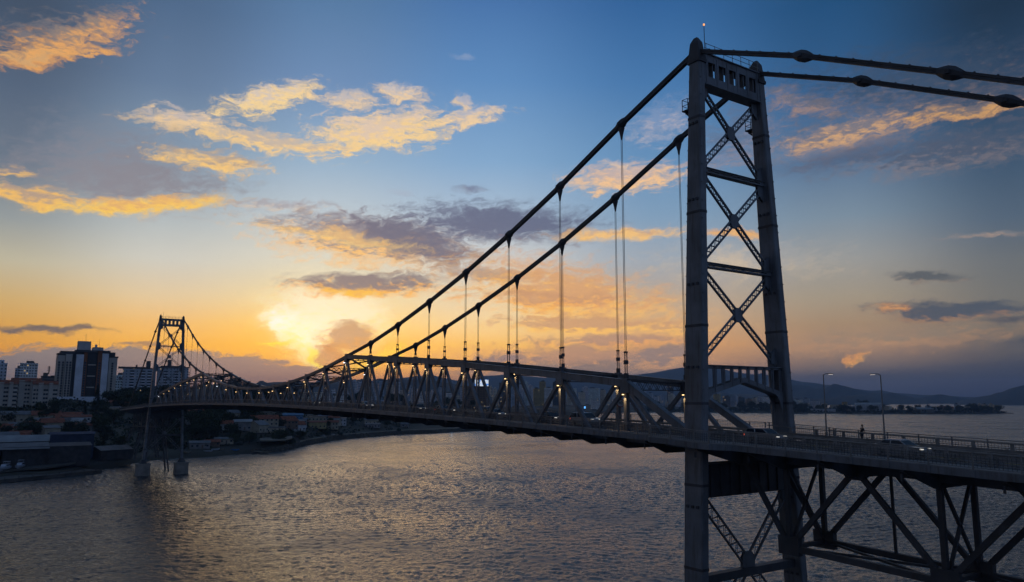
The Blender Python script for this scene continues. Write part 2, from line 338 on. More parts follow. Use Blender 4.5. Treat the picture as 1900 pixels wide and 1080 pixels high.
class MB:                                                       # collects shapes into one mesh
    def __init__(s): s.v = []; s.f = []; s.m = []
    def add(s, vs, fs, mi=0):
        b = len(s.v); s.v += [tuple(v) for v in vs]; s.f += [tuple(b+i for i in f) for f in fs]; s.m += [mi]*len(fs)
    def box(s, c, size, mi=0, rot=None):
        hx, hy, hz = size[0]/2, size[1]/2, size[2]/2
        vs = [Vector((x*hx, y*hy, z*hz)) for x in (-1, 1) for y in (-1, 1) for z in (-1, 1)]
        if rot is not None: vs = [rot @ v for v in vs]
        c = Vector(c); s.add([v+c for v in vs], [(0, 1, 3, 2), (4, 6, 7, 5), (0, 4, 5, 1), (2, 3, 7, 6), (0, 2, 6, 4), (1, 5, 7, 3)], mi)
    def bar(s, p, q, w, h, mi=0, up=(0, 0, 1), w2=None, h2=None):   # w along the sideways axis, h along 'up'
        p, q = Vector(p), Vector(q); d = q-p
        if d.length < 1e-6: return
        d.normalize(); u = Vector(up); sd_ = d.cross(u)
        if sd_.length < 1e-4: sd_ = d.cross(Vector((0, 1, 0)))
        sd_.normalize(); u = sd_.cross(d); vs = []
        for P_, ww, hh in ((p, w, h), (q, w2 or w, h2 or h)):
            for a_, b_ in ((-1, -1), (1, -1), (1, 1), (-1, 1)): vs.append(P_ + sd_*(a_*ww/2) + u*(b_*hh/2))
        s.add(vs, [(3, 2, 1, 0), (4, 5, 6, 7), (0, 1, 5, 4), (1, 2, 6, 5), (2, 3, 7, 6), (3, 0, 4, 7)], mi)
    def tube(s, pts, r, n=6, mi=0, r2=None):
        pts = [Vector(p) for p in pts]; N = len(pts); base = []
        for i, p in enumerate(pts):
            d = (pts[min(i+1, N-1)]-pts[max(i-1, 0)]).normalized()
            a_ = d.cross(Vector((0, 0, 1)))
            if a_.length < 1e-3: a_ = Vector((1, 0, 0))
            a_.normalize(); b_ = d.cross(a_); rr = r if r2 is None else r+(r2-r)*i/(N-1)
            base.append([p+a_*(rr*math.cos(k*2*math.pi/n))+b_*(rr*math.sin(k*2*math.pi/n)) for k in range(n)])
        vs = [v for ring in base for v in ring]; fs = []
        for i in range(N-1):
            for k in range(n): fs.append((i*n+k, (i+1)*n+k, (i+1)*n+(k+1) % n, i*n+(k+1) % n))
        fs += [tuple(range(n)), tuple((N-1)*n+k for k in reversed(range(n)))]
        s.add(vs, fs, mi)
    def loft(s, rings, mi=0, cap=True):                         # rings of equal length, closed around
        n = len(rings[0]); vs = [v for r_ in rings for v in r_]; fs = []
        for i in range(len(rings)-1):
            for k in range(n): fs.append((i*n+k, i*n+(k+1) % n, (i+1)*n+(k+1) % n, (i+1)*n+k))
        if cap: fs += [tuple(reversed(range(n))), tuple((len(rings)-1)*n+k for k in range(n))]
        s.add(vs, fs, mi)
    def prism(s, poly, axis, a, b, mi=0):                       # polygon in the plane across 'axis', extruded from a to b
        def P_(p, w): return {'x': (w, p[0], p[1]), 'y': (p[0], w, p[1]), 'z': (p[0], p[1], w)}[axis]
        s.loft([[P_(p, a) for p in poly], [P_(p, b) for p in poly]], mi)
    def laced(s, p, q, gap, ch, dep, axis, n, mi=0, bar=.07):    # two channels 'gap' apart with crossed lacing, 'axis' is the lacing normal
        p, q = Vector(p), Vector(q); d = (q-p).normalized(); ax = Vector(axis); sd_ = d.cross(ax).normalized()
        for g_ in (-1, 1): s.bar(p+sd_*(g_*(gap-ch)/2), q+sd_*(g_*(gap-ch)/2), ch, dep, mi, up=ax)
        L_ = (q-p).length; e = min(1.0, L_*.08)
        for f_ in (-1, 1):
            off = ax*(f_*(dep/2-.03))
            for (a_, b_) in ((p, p+d*e), (q-d*e, q)): s.bar(a_+off, b_+off, gap-2*ch+.02, .03, mi, up=ax)
            for i in range(n):
                t0, t1 = e+(L_-2*e)*i/n, e+(L_-2*e)*(i+1)/n; sg = 1 if i % 2 else -1
                s.bar(p+d*t0+sd_*(sg*(gap/2-ch))+off, p+d*t1-sd_*(sg*(gap/2-ch))+off, bar, .03, mi, up=ax)
    def build(s, name, m, parent=None, loc=None):
        me = bpy.data.meshes.new(name); me.from_pydata(s.v, [], s.f)
        o = link(name, me, m, parent)
        if any(s.m): me.polygons.foreach_set('material_index', s.m)
        bm = bmesh.new(); bm.from_mesh(me); bmesh.ops.recalc_face_normals(bm, faces=bm.faces); bm.to_mesh(me); bm.free()
        return o

# ------------------------------------------------------------------ the suspension bridge
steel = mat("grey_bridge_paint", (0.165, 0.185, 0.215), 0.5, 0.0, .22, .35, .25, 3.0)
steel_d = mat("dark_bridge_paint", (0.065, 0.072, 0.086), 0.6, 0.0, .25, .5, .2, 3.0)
railm = mat("rail_steel", (0.24, 0.24, 0.24), 0.5, 0.2, .2, .8)
conc = mat("pier_concrete", (0.26, 0.24, 0.22), 0.9, 0, .25, .25, .5, 1.5)
wdeck = mat("walkway_slab", (0.22, 0.21, 0.20), 0.85, 0, .2, .4, .3, 4)
asph = mat("asphalt", (0.045, 0.045, 0.048), 0.85, 0, .25, .3, .3, 6)
warm_bulb = mat("lit_warm_lamp", (1, .8, .5), .5, 0, 0, emit=(1, .62, .26), estr=4)
cool_bulb = mat("lit_cool_lamp", (1, 1, 1), .5, 0, 0, emit=(.85, .92, 1), estr=4)
beacon_m = mat('amber_beacon', (.8, .35, .1), .5, 0, 0, emit=(1, .38, .10), estr=1.6)
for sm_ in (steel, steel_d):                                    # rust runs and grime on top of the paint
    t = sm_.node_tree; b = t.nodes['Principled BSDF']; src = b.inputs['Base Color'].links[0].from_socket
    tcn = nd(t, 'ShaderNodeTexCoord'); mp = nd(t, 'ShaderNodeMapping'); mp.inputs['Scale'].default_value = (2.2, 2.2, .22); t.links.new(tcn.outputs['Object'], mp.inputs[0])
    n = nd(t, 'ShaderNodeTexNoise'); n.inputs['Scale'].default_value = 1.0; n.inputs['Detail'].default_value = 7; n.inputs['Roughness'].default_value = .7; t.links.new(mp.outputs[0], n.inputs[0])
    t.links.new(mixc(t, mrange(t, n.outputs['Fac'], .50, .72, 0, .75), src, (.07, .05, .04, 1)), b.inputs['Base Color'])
L, PN, CY = 339.5, 12.49, 5.05
MID = -L/2
bridge = tag(empty('suspension_bridge'), 'long grey steel suspension bridge with two towers, eyebar chains and trussed deck crossing the strait', 'bridge')
def zrail(x):
    if x > 0: return 33.1 - .030*x
    if x < -L: return 33.2 + .030*(x+L)
    return 35.6 - 2.4*((x-MID)/MID)**2
def zroad(x): return zrail(x) - 1.28
ZT = 75.0
zk = [74.4, 69.81, 64.80, 60.32, 56.35, 52.87, 49.74, 47.05, 45.0]
def mirror(x, far): return -L - x if far else x
# truss top nodes: (x, z)
top = [(-PN*k, z) for k, z in zip(range(1, 9), (37.85, 39.05, 40.2, 41.35, 42.35, 43.2, 44.05, 44.9))]
nm = 11; x8 = PN*8; wmid = (L-2*x8)/nm
for k in range(1, nm): x = -(x8+wmid*k); top.append((x, 38.7+6.2*((x-MID)/(x8+MID))**2))
top += [(-L-x, z) for x, z in reversed(top[:8])]
# ---- towers
def leg_y(z): return CY + .049*(ZT-z)
def leg_a(z): return .74 + (1.2-.74)*min(1, max(0, (72-z)/30.0))**.8
def ring(cx, cy, z, a_, b_, ch=.12):
    return [Vector((cx+x*a_, cy+y*b_, z)) for x, y in ((-1, -1+ch/b_), (-1+ch/a_, -1), (1-ch/a_, -1), (1, -1+ch/b_), (1, 1-ch/b_), (1-ch/a_, 1), (-1+ch/a_, 1), (-1, 1-ch/b_))]
def arched_portal(x0, b_):
    # arched portal with slots over the roadway
    m = MB(); zt = 39.5; yi = leg_y(38)-b_+.05; ns = 10
    def zlow(y): return 38.35 - 1.55*abs(y)/yi
    for fx in (-.55, .55):
        m.box((x0+fx, 0, zt-.12), (.12, 2*yi, .26))
        for k in range(ns):
            y = -yi+.3+(2*yi-.6)*k/(ns-1); m.box((x0+fx, y, (zt+zlow(y))/2), (.12, .46, zt-zlow(y)-.1)); m.box((x0+fx*1.15, y, (zt+zlow(y)-.5)/2), (.07, .1, zt-zlow(y)+.3))
        for sg in (-1, 1):
            N_ = 7; o_ = [(sg*yi*i/N_, zlow(yi*i/N_)) for i in range(N_+1)]
            lo_ = [(sg*yi*i/N_, zlow(yi*i/N_)-.55) for i in range(N_)]
            cur_ = [(sg*(yi-1.35*(1-math.sin(R(a_)))**1.3), 36.3-2.6*(1-math.cos(R(a_)))) for a_ in (0, 25, 45, 65, 90)]
            leg_end = [(sg*(leg_y(33.7)-b_+.05), 33.7)]
            poly = o_ + [(sg*(leg_y(36.8)-b_+.05), 36.8)] + leg_end + list(reversed(cur_[:-1])) + list(reversed(lo_[:-1]))
            # as a strip of quads between upper and lower outline
            up_ = [(sg*yi*i/12, zlow(yi*i/12)) for i in range(13)]
            def low2(y):
                a_ = abs(y); base = zlow(a_)-.5
                if a_ < yi-1.4: return base
                f_ = (a_-(yi-1.4))/1.4; return base-3.0*(1-math.sqrt(max(0, 1-f_**2)))
            ys = [yi*i/10 for i in range(8)] + [yi*.8, yi*.86, yi*.91, yi*.95, yi*.98, yi]
            for a1, a2 in zip(ys[:-1], ys[1:]):
                m.prism([(sg*a1, zlow(a1)), (sg*a2, zlow(a2)), (sg*a2, low2(a2)), (sg*a1, low2(a1))], 'x', x0+fx-.06, x0+fx+.06)
    ys_ = [yi*i/10 for i in range(-10, 11)]
    for a1, a2 in zip(ys_[:-1], ys_[1:]): m.bar((x0, a1, zlow(abs(a1))-.52), (x0, a2, zlow(abs(a2))-.52), 1.0, .06)
    m.box((x0, 0, zt+.04), (1.5, 2*yi, .08))
    return m
def tower(x0, far):
    b_ = .52
    def inner(z, sg): return (x0, sg*(leg_y(z)-b_), z)
    t = arched_portal(x0, b_).build('tower', steel, bridge)
    for z in (60.7, 50.2):
        m = MB(); m.laced(inner(z, -1), inner(z, 1), .5, .14, .8, (1, 0, 0), 12)
        m.box((x0, 0, z+.27), (1.1, 2*leg_y(z)-1.1, .05)); m.build('strut', steel, t)
    tag(t, 'far lattice braced tower by the houses' if far else 'near lattice braced tower at the right')
    for sg in (-1, 1):
        m = MB(); zs = [7.2, 12, 22, 32, 42, 52, 62, 67, 73.0]
        m.loft([ring(x0, sg*leg_y(z), z, leg_a(z), b_) for z in zs])
        # raised seams, side cover strips and rivet heads
        for z in (12, 19.5, 27.5, 35.6, 43.6, 55.8, 66.5):
            m.loft([ring(x0, sg*leg_y(z+d), z+d, leg_a(z)+.04, b_+.04) for d in (-.13, .13)], 1)
        for zz in range(9, 73, 2):
            for ex in (-1, 1): m.box((x0+ex*(leg_a(zz)+.05), sg*leg_y(zz)+.3*sg, zz), (.14, .10, .10))
        for z in (17.2, 25.4, 39.3, 48.0, 57.2, 65.8):
            for fx in (-.55, 0, .55):
                for sy in (-1, 1):
                    m.box((x0+fx*leg_a(z), sg*leg_y(z)+sy*(b_+.05), z), (.26, .20, .26), 1)
        # ladder on the outer face
        lg = m.build('leg', [steel, steel_d], t)
        m = MB(); z0 = 73.0
        m.loft([ring(x0, sg*leg_y(z0), z0-.1, .88, .66, .06), ring(x0, sg*leg_y(z0), z0+.25, .90, .68, .06), ring(x0, sg*leg_y(z0), z0+.3, .82, .6, .06), ring(x0, sg*leg_y(z0), z0+2.3, .58, .40, .04), ring(x0, sg*leg_y(z0), z0+2.9, .24, .16, .03)])
        m.build('saddle_cap', steel_d, t)
        m = MB(); yb = sg*leg_y(7)
        m.loft([ring(x0, yb, 5.5, 2.0, 1.4, .1), ring(x0, yb, 5.9, 2.0, 1.4, .1), ring(x0, yb, 7.4, 1.3, .7, .1)])
        m.build('shoe', steel_d, t)
        m = MB(); m.loft([ring(x0, yb, -4, 3.3, 3.1, .5), ring(x0, yb, 4.7, 3.0, 2.8, .5), ring(x0, yb, 4.72, 3.25, 3.05, .5), ring(x0, yb, 5.5, 3.25, 3.05, .5)])
        m.build('pier', conc, t)
        # small railed platform on the main-span side
        px = x0 + (-1 if not far else 1)*(leg_a(68)+.42); m = MB(); yc = sg*leg_y(68.2)
        m.box((px, yc, 67.7), (.9, 1.1, .12)); m.bar((px-.35, yc, 67.6), (x0, yc, 66.2), .15, .2)
        for ex in (-.4, .4):
            for ey in (-.5, .5): m.bar((px+ex, yc+ey, 67.7), (px+ex, yc+ey, 69.0), .06, .06)
        for zz in (68.3, 69.0):
            for ey in (-.5, .5): m.bar((px-.4, yc+ey, zz), (px+.4, yc+ey, zz), .05, .05)
            m.bar((px-.4, yc-.5, zz), (px-.4, yc+.5, zz), .05, .05)
        m.build('platform', steel_d, t)
    # top portal: box girder with five openings
    m = MB(); zt, zb, zo1, zo0 = 74.0, 70.5, 73.15, 71.45; yi = leg_y(72)-b_+.05
    for fx in (-.62, .62):
        m.box((x0+fx, 0, (zt+zo1)/2), (.12, 2*yi, zt-zo1)); m.box((x0+fx, 0, (zb+zo0)/2), (.12, 2*yi, zo0-zb))
        for k in range(6):
            y = -yi+.35+(2*yi-.7)*k/5; wv = .62
            m.box((x0+fx, y, (zo1+zo0)/2), (.12, wv, zo1-zo0+.004)); m.box((x0+fx*1.12, y, (zt+zb)/2), (.05, .18, zt-zb-.1))
    m.box((x0, 0, zt+.05), (1.7, 2*yi, .1)); m.box((x0, 0, zb-.05), (1.7, 2*yi, .1)); 
    for k in range(5):
        y = -yi+.35+(2*yi-.7)*(k+.5)/5; m.box((x0, y+.3, 72.3), (1.1, .12, 1.6))
    m.build('top_portal', steel, t)
    m = MB()
    for fx in (-.75, .75):
        for k in range(7):
            y = -yi+.3+(2*yi-.6)*k/6; m.bar((x0+fx, y, zt+.1), (x0+fx, y, zt+1.25), .05, .05)
        for zz in (.65, 1.2): m.bar((x0+fx, -yi, zt+zz), (x0+fx, yi, zt+zz), .045, .045)
    m.build('top_railing', railm, t)
    m = MB(); xx = x0+.3
    m.tube([(xx, -leg_y(74)+1.0, 74), (xx, -leg_y(74)+1.0, 77.6)], .04, 6); bb = m.build('mast', steel_d, t)
    m = MB(); m.tube([(xx, -leg_y(74)+1.0, 77.6), (xx, -leg_y(74)+1.0, 77.8)], .09, 8); m.build('beacon', beacon_m, t)
    # crossed braces
    for z1, z0 in ((70.3, 61.0), (60.4, 50.5), (49.9, 40.0), (26.3, 11.0)):
        m = MB(); zc = (z1+z0)/2
        y1, y0 = leg_y(z1)-b_, leg_y(z0)-b_; zx = z1-(z1-z0)*y1/(y1+y0)
        for sg in (-1, 1):
            m.laced((x0, sg*y1, z1), (x0, 0, zx), .80 if z0 > 30 else 1.15, .14, .26, (1, 0, 0), 13)
            m.laced((x0, 0, zx), (x0, sg*y0, z0), .80 if z0 > 30 else 1.15, .14, .26, (1, 0, 0), 13)
        for fx in (-.15, .15):
            r_ = .72 if z0 > 30 else 1.1
            m.prism([(r_*math.cos(R(a_)), zx+1.25*r_*math.sin(R(a_))) for a_ in (30, 60, 120, 150, 210, 240, 300, 330)], 'x', x0+fx-.025, x0+fx+.025)
            for sg in (-1, 1):
                for zz, d in ((z1, -1), (z0, 1)):
                    ye = leg_y(zz)-b_
                    m.prism([(sg*ye, zz-.1*d), (sg*(ye-1.0), zz), (sg*(ye-.95), zz+d*1.0), (sg*(leg_y(zz+d*1.8)-b_), zz+d*1.8)], 'x', x0+fx-.02, x0+fx+.02)
        m.build('cross_brace', steel, t)
    m = MB(); yi = leg_y(28)-b_+.05
    m.box((x0, 0, 27.9), (1.3, 2*yi, 3.1)); m.box((x0, 0, 29.5), (1.8, 2*yi, .1)); m.box((x0, 0, 26.3), (1.8, 2*yi, .1))
    for k in range(9): m.box((x0, -yi+2*yi*(k+.5)/9, 27.9), (1.7, .1, 3.1))
    m.build('cross_girder', steel_d, t)
    m = MB(); yi = leg_y(18.4)-b_
    m.laced((x0, -yi, 18.3), (x0, yi, 18.3), .8, .14, .9, (1, 0, 0), 14); m.laced((x0, -yi, 18.3), (x0, yi, 18.3), .9, .14, .5, (0, 0, 1), 14)
    m.build('strut', steel_d, t)
tower(0, False); tower(-L, True)
# ---- chains
def chain_path():
    main = [(-PN*k, zk[k]) for k in range(9)]
    far_ = [(-L-x, z) for x, z in reversed(main)]
    back = [(13.05*k, (74.4, 68.65, 62.03, 55.3, 48.6, 42.0, 35.6, 29.5)[k]) for k in range(8)]
    return back, main, far_, [(-L-x, z) for x, z in back]
back, main, far_, fback = chain_path()
for sg in (-1, 1):
    y = sg*CY
    for pair in ((back, main), (fback, far_)):
        m = MB()
        for seq in pair:
            for (xa, za), (xb, zb) in zip(seq[:-1], seq[1:]):
                d = Vector((xb-xa, 0, zb-za)).normalized(); u = Vector((-d.z, 0, d.x))
                if u.z < 0: u = -u
                for o_ in ((-.15, .15) if seq is pair[1] else (-.125, .125)):
                    m.bar(Vector((xa, y, za))+u*o_, Vector((xb, y, zb))+u*o_, .46, .25 if seq is pair[1] else .21, up=u)
                n_ = 8
                for k in range(1, n_):
                    c = Vector((xa, y, za)).lerp(Vector((xb, y, zb)), k/n_); m.box(c+u*.29, (.10, .2, .08))
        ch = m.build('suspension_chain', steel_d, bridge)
        for seq in (pair[0][1:], pair[1][1:-1]):
            for i, (xa, za) in enumerate(seq):
                nx = min(i+1, len(seq)-1); pv = max(i-1, 0)
                d = Vector((seq[nx][0]-seq[pv][0], 0, seq[nx][1]-seq[pv][1])).normalized(); u = Vector((-d.z, 0, d.x)); m = MB()
                c = Vector((xa, y, za)); k_ = .52 if seq is pair[0] else .60; prof = [(-1.15, .28), (-.7, k_*.78), (-.3, k_), (.3, k_), (.7, k_*.78), (1.15, .28)]
                rings_ = []
                for t_, r_ in prof:
                    cc_ = c+d*t_; s_ = Vector((0, 1, 0))
                    rings_.append([cc_+u*(r_*math.cos(R(a_)))+s_*(r_*.8*math.sin(R(a_))) for a_ in (22, 67, 112, 157, 202, 247, 292, 337)])
                m.loft(rings_); m.bar(c-Vector((0, .62, 0)), c+Vector((0, .62, 0)), .3, .3)
                m.build('chain_joint', steel_d, ch)
    # hangers
    for k in range(1, 8):
        for fr in (False, True):
            x = mirror(-PN*k, fr); z1 = zk[k]-.5; z0 = top[k-1][1]+.45; m = MB()
            m.loft([ring(x, y, z1-1.5, .08, .10, .03), ring(x, y, z1-.9, .16, .16, .05), ring(x, y, z1, .38, .3, .1)])
            tb = min(3.4, (z1-z0)*.45)
            for o_ in (-.10, .10): m.tube([(x, y+o_, z1-1.2), (x, y+o_, z0+tb*.8)], .034, 6)
            h = m.build('hanger', steel_d, bridge); m = MB()
            for o_ in (-.16, .16): m.box((x, y+o_, z0+tb*.5), (.12, .06, tb*.95))
            m.box((x, y, z0+tb*.95), (.32, .38, .2)); m.box((x, y, z0+tb*.6), (.38, .42, tb*.14)); m.box((x, y, z0+tb*.12), (.4, .4, tb*.2)); m.box((x, y, z0+.02), (.9, .5, .12))
            m.build('turnbuckle', steel_d, h)
# ---- stiffening trusses
def zbot(x): return zroad(x)-.75
bulbs = []
for sg in (-1, 1):
    y = sg*CY; m = MB()
    pts = [(-1.7, zroad(0)-.2)] + top + [(-L+1.7, zroad(-L)-.2)]
    for i, ((xa, za), (xb, zb)) in enumerate(zip(pts[:-1], pts[1:])):
        midc = 8 <= i <= 18; h = .62 if midc else .85
        m.bar((xa, y, za), (xb, y, zb), .62, h)
        if not midc:                                            # riveted flanges
            dz = h/2+.02
            m.bar((xa, y, za+dz), (xb, y, zb+dz), .8, .05)
    xb_ = [0.0]
    for i in range(len(top)):
        xb_.append(top[i][0]); 
    bx = []
    full = [0.0]+[p[0] for p in top]+[-L]
    for a_, b2 in zip(full[:-1], full[1:]): bx += [a_, (a_+b2)/2]
    bx.append(-L)
    for a_, b2 in zip(bx[:-1], bx[1:]): m.bar((a_, y, zbot(a_)), (b2, y, zbot(b2)), .55, .75)
    tr = m.build('stiffening_truss', steel, bridge)
    for i, (x, z) in enumerate(top):
        m = MB(); zb = zbot(x)
        m.laced((x, y, zb), (x, y, z-.3), .56, .09, .44, (1, 0, 0), max(4, int((z-zb)/.7)), bar=.06)
        m.box((x, y-.34, z-.55), (1.5, .05, 1.2)); m.box((x, y+.34, z-.55), (1.5, .05, 1.2))
        m.box((x, y, z+.1), (.8, .7, 1.0))
        m.build('post', steel, tr)
        for dxi in (-1, 1):
            j = i+1+dxi; xo = full[j]; xm = (x+xo)/2; m = MB()
            m.bar((x, y, z-.35), (xm, y, zbot(xm)+.1), .42, .46)
            m.build('diagonal', steel, tr)
        # post lamp: small hood with a lit underside
        m = MB(); lx, ly, lz = x+.0, y-.30*1.0-.28, z-1.35
        if sg > 0: ly = y-.58
        q_ = .7 if i < 6 else 1.1
        m.box((lx, ly, lz+.12), (.36*q_, .30*q_, .08)); m.bar((lx, ly+.1, lz+.16), (x, y, lz+.16), .08, .08)
        m.box((lx, ly, lz+.04), (.26*q_, .22*q_, .08), 1)
        lp = m.build('post_lamp', [steel_d, warm_bulb if (i*7+sg) % 9 != 3 else cool_bulb], tr)
        bulbs.append((lx, ly, lz, i, sg, lp))
# lateral system between the trusses
for i, (x, z) in enumerate(top):
    m = MB(); dep = 1.15 if i < 8 or i > 18 else .8
    m.laced((x, -CY, z-.25), (x, CY, z-.25), dep, .12, .4, (1, 0, 0), 14, bar=.07)
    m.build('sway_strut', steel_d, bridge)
    if i+1 < len(top):
        x2, z2 = top[i+1]; m = MB()
        for s_ in (-1, 1): m.laced((x, -s_*CY, z+.05), (x2, s_*CY, z2+.05), .38, .08, .25, (0, 0, 1), 12, bar=.05)
        cx_, cz_ = (x+x2)/2, (z+z2)/2; m.box((cx_, 0, cz_+.05), (1.4, 1.2, .32))
        m.build('lateral_bracing', steel_d, bridge)
# ---- deck
def xs_range(a_, b_, st):
    n_ = max(1, round(abs(b_-a_)/st)); return [a_+(b_-a_)*i/n_ for i in range(n_+1)]
XR = xs_range(95, 2, 3.1)[:-1] + xs_range(2, -L-2, 3.122) + xs_range(-L-2, -L-96, 3.1)[1:]
def sheet(name, ys, zf, m, thick, parent, yf=None):
    mb = MB(); rings_ = []
    for x in XR:
        a_, b_ = ys if yf is None else yf(x); z = zf(x)
        rings_.append([(x, a_, z), (x, b_, z), (x, b_, z-thick), (x, a_, z-thick)])
    mb.loft(rings_); return mb.build(name, m, parent)
roadway = sheet('roadway', (-4.35, 4.35), zroad, asph, .3, bridge)
mb = MB()
for x in xs_range(94, -L-94, 6.0):
    mb.bar((x, 0, zroad(x)+.006), (x-2.6, 0, zroad(x-2.6)+.006), .12, .008)
yel = mat("road_line_paint", (.55, .42, .10), .7, 0, .2, 2)
mb.build('centre_line', yel, roadway)
def yout(x):                                                    # outer edge of the walkways, wider round the towers
    for c in (0.0, -L):
        d = abs(x-c)
        if d < 3.9: return 9.8
        if d < 5.6: return 9.8-(d-3.9)/1.7*1.45
    return 8.35
XR0 = XR; XR = sorted(set(XR+[3.9, 5.6, -3.9, -5.6, -L+3.9, -L+5.6, -L-3.9, -L-5.6]), reverse=True)
def legin(x): return 5.75
for sg in (-1, 1):
    w = sheet('walkway', None, lambda x: zrail(x)-1.15, wdeck, .14, bridge, lambda x: (sg*5.75, sg*yout(x)))
    mb = MB()
    for xa, xb in zip(XR[:-1], XR[1:]):                         # edge girder
        mb.bar((xa, sg*(yout(xa)+.02), zrail(xa)-1.47), (xb, sg*(yout(xb)+.02), zrail(xb)-1.47), .16, .54)
        mb.box((xa, sg*(yout(xa)+.12), zrail(xa)-1.47), (.34, .06, .46))
    mb.build('edge_girder', steel, w)
    # railing: posts, two top rails, horizontal wires and balusters
    mb = MB(); mp = mb; mw = MB(); acc = 0.0
    for xa, xb in zip(XR[:-1], XR[1:]):
        pa = Vector((xa, sg*(yout(xa)-.05), zrail(xa))); pb = Vector((xb, sg*(yout(xb)-.05), zrail(xb)))
        mb.bar(pa, pb, .09, .07); mb.bar(pa-Vector((0, 0, .16)), pb-Vector((0, 0, .16)), .05, .04)
        mb.bar(pa-Vector((0, 0, 1.05)), pb-Vector((0, 0, 1.05)), .05, .06)
        near_ = (xa > -140)
        for q in ((.34, .52, .70, .88) if near_ else (.4, .7)): mw.bar(pa-Vector((0, 0, q)), pb-Vector((0, 0, q)), .025, .022)
        mp.bar(pa-Vector((0, 0, 1.75)), pa+Vector((0, 0, .04)), .10, .12)
        if xa > -110 or sg < 0:
            n_ = max(1, int((pb-pa).length/(.26 if near_ else .5)))
            for k in range(1, n_):
                p = pa.lerp(pb, k/n_); mw.bar(p-Vector((0, 0, 1.03)), p-Vector((0, 0, .18)), .026, .026)
    r_ = mb.build('railing', railm, bridge); mw.build('railing_infill', steel_d, r_)
    # guard rail between the road and the walkway
    mb = MB()
    for xa, xb in zip(XR0[:-1], XR0[1:]):
        for dz, hh in ((.62, .26), (.28, .12)): mb.bar((xa, sg*4.52, zroad(xa)+dz), (xb, sg*4.52, zroad(xb)+dz), .07, hh)
        mb.box((xa, sg*4.6, zroad(xa)+.35), (.16, .10, .9))
        if xa > 0 or xa < -L:                                   # taller screen posts beside the approach roads
            mb.box((xa, sg*5.6, zroad(xa)+.6), (.3, .12, 1.2)); mb.bar((xa, sg*5.6, zroad(xa)+1.2), (xb, sg*5.6, zroad(xb)+1.2), .08, .1)
            for q in (.3, .55, .8): mb.bar((xa, sg*5.6, zroad(xa)+q), (xb, sg*5.6, zroad(xb)+q), .03, .04)
    mb.build('guard_rail', railm, bridge)
# floor beams with tapered brackets
for x in bx[1:-1]:
    m = MB(); z = zroad(x)-.32; yo = yout(x)
    for sg in (-1, 1):
        m.prism([(0, z), (sg*(yo-.1), z), (sg*(yo-.1), z-.35), (sg*5.3, z-1.55), (0, z-1.55)], 'x', x-.12, x+.12)
        m.box((x, sg*(yo+.02), z-.75), (.12, .12, .6))
    m.box((x, 0, z-1.57), (.34, 10.4, .04))
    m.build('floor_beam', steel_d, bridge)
m = MB()
for y in (-3, -1, 1, 3):
    for a_, b2 in zip(bx[:-1], bx[1:]): m.bar((a_, y, zroad(a_)-.65), (b2, y, zroad(b2)-.65), .2, .6)
for i, (a_, b2) in enumerate(zip(bx[:-1], bx[1:])):
    s_ = 1 if i % 2 else -1; m.bar((a_, s_*CY, zroad(a_)-1.3), (b2, -s_*CY, zroad(b2)-1.3), .2, .12)
m.build('deck_stringers', steel_d, bridge)
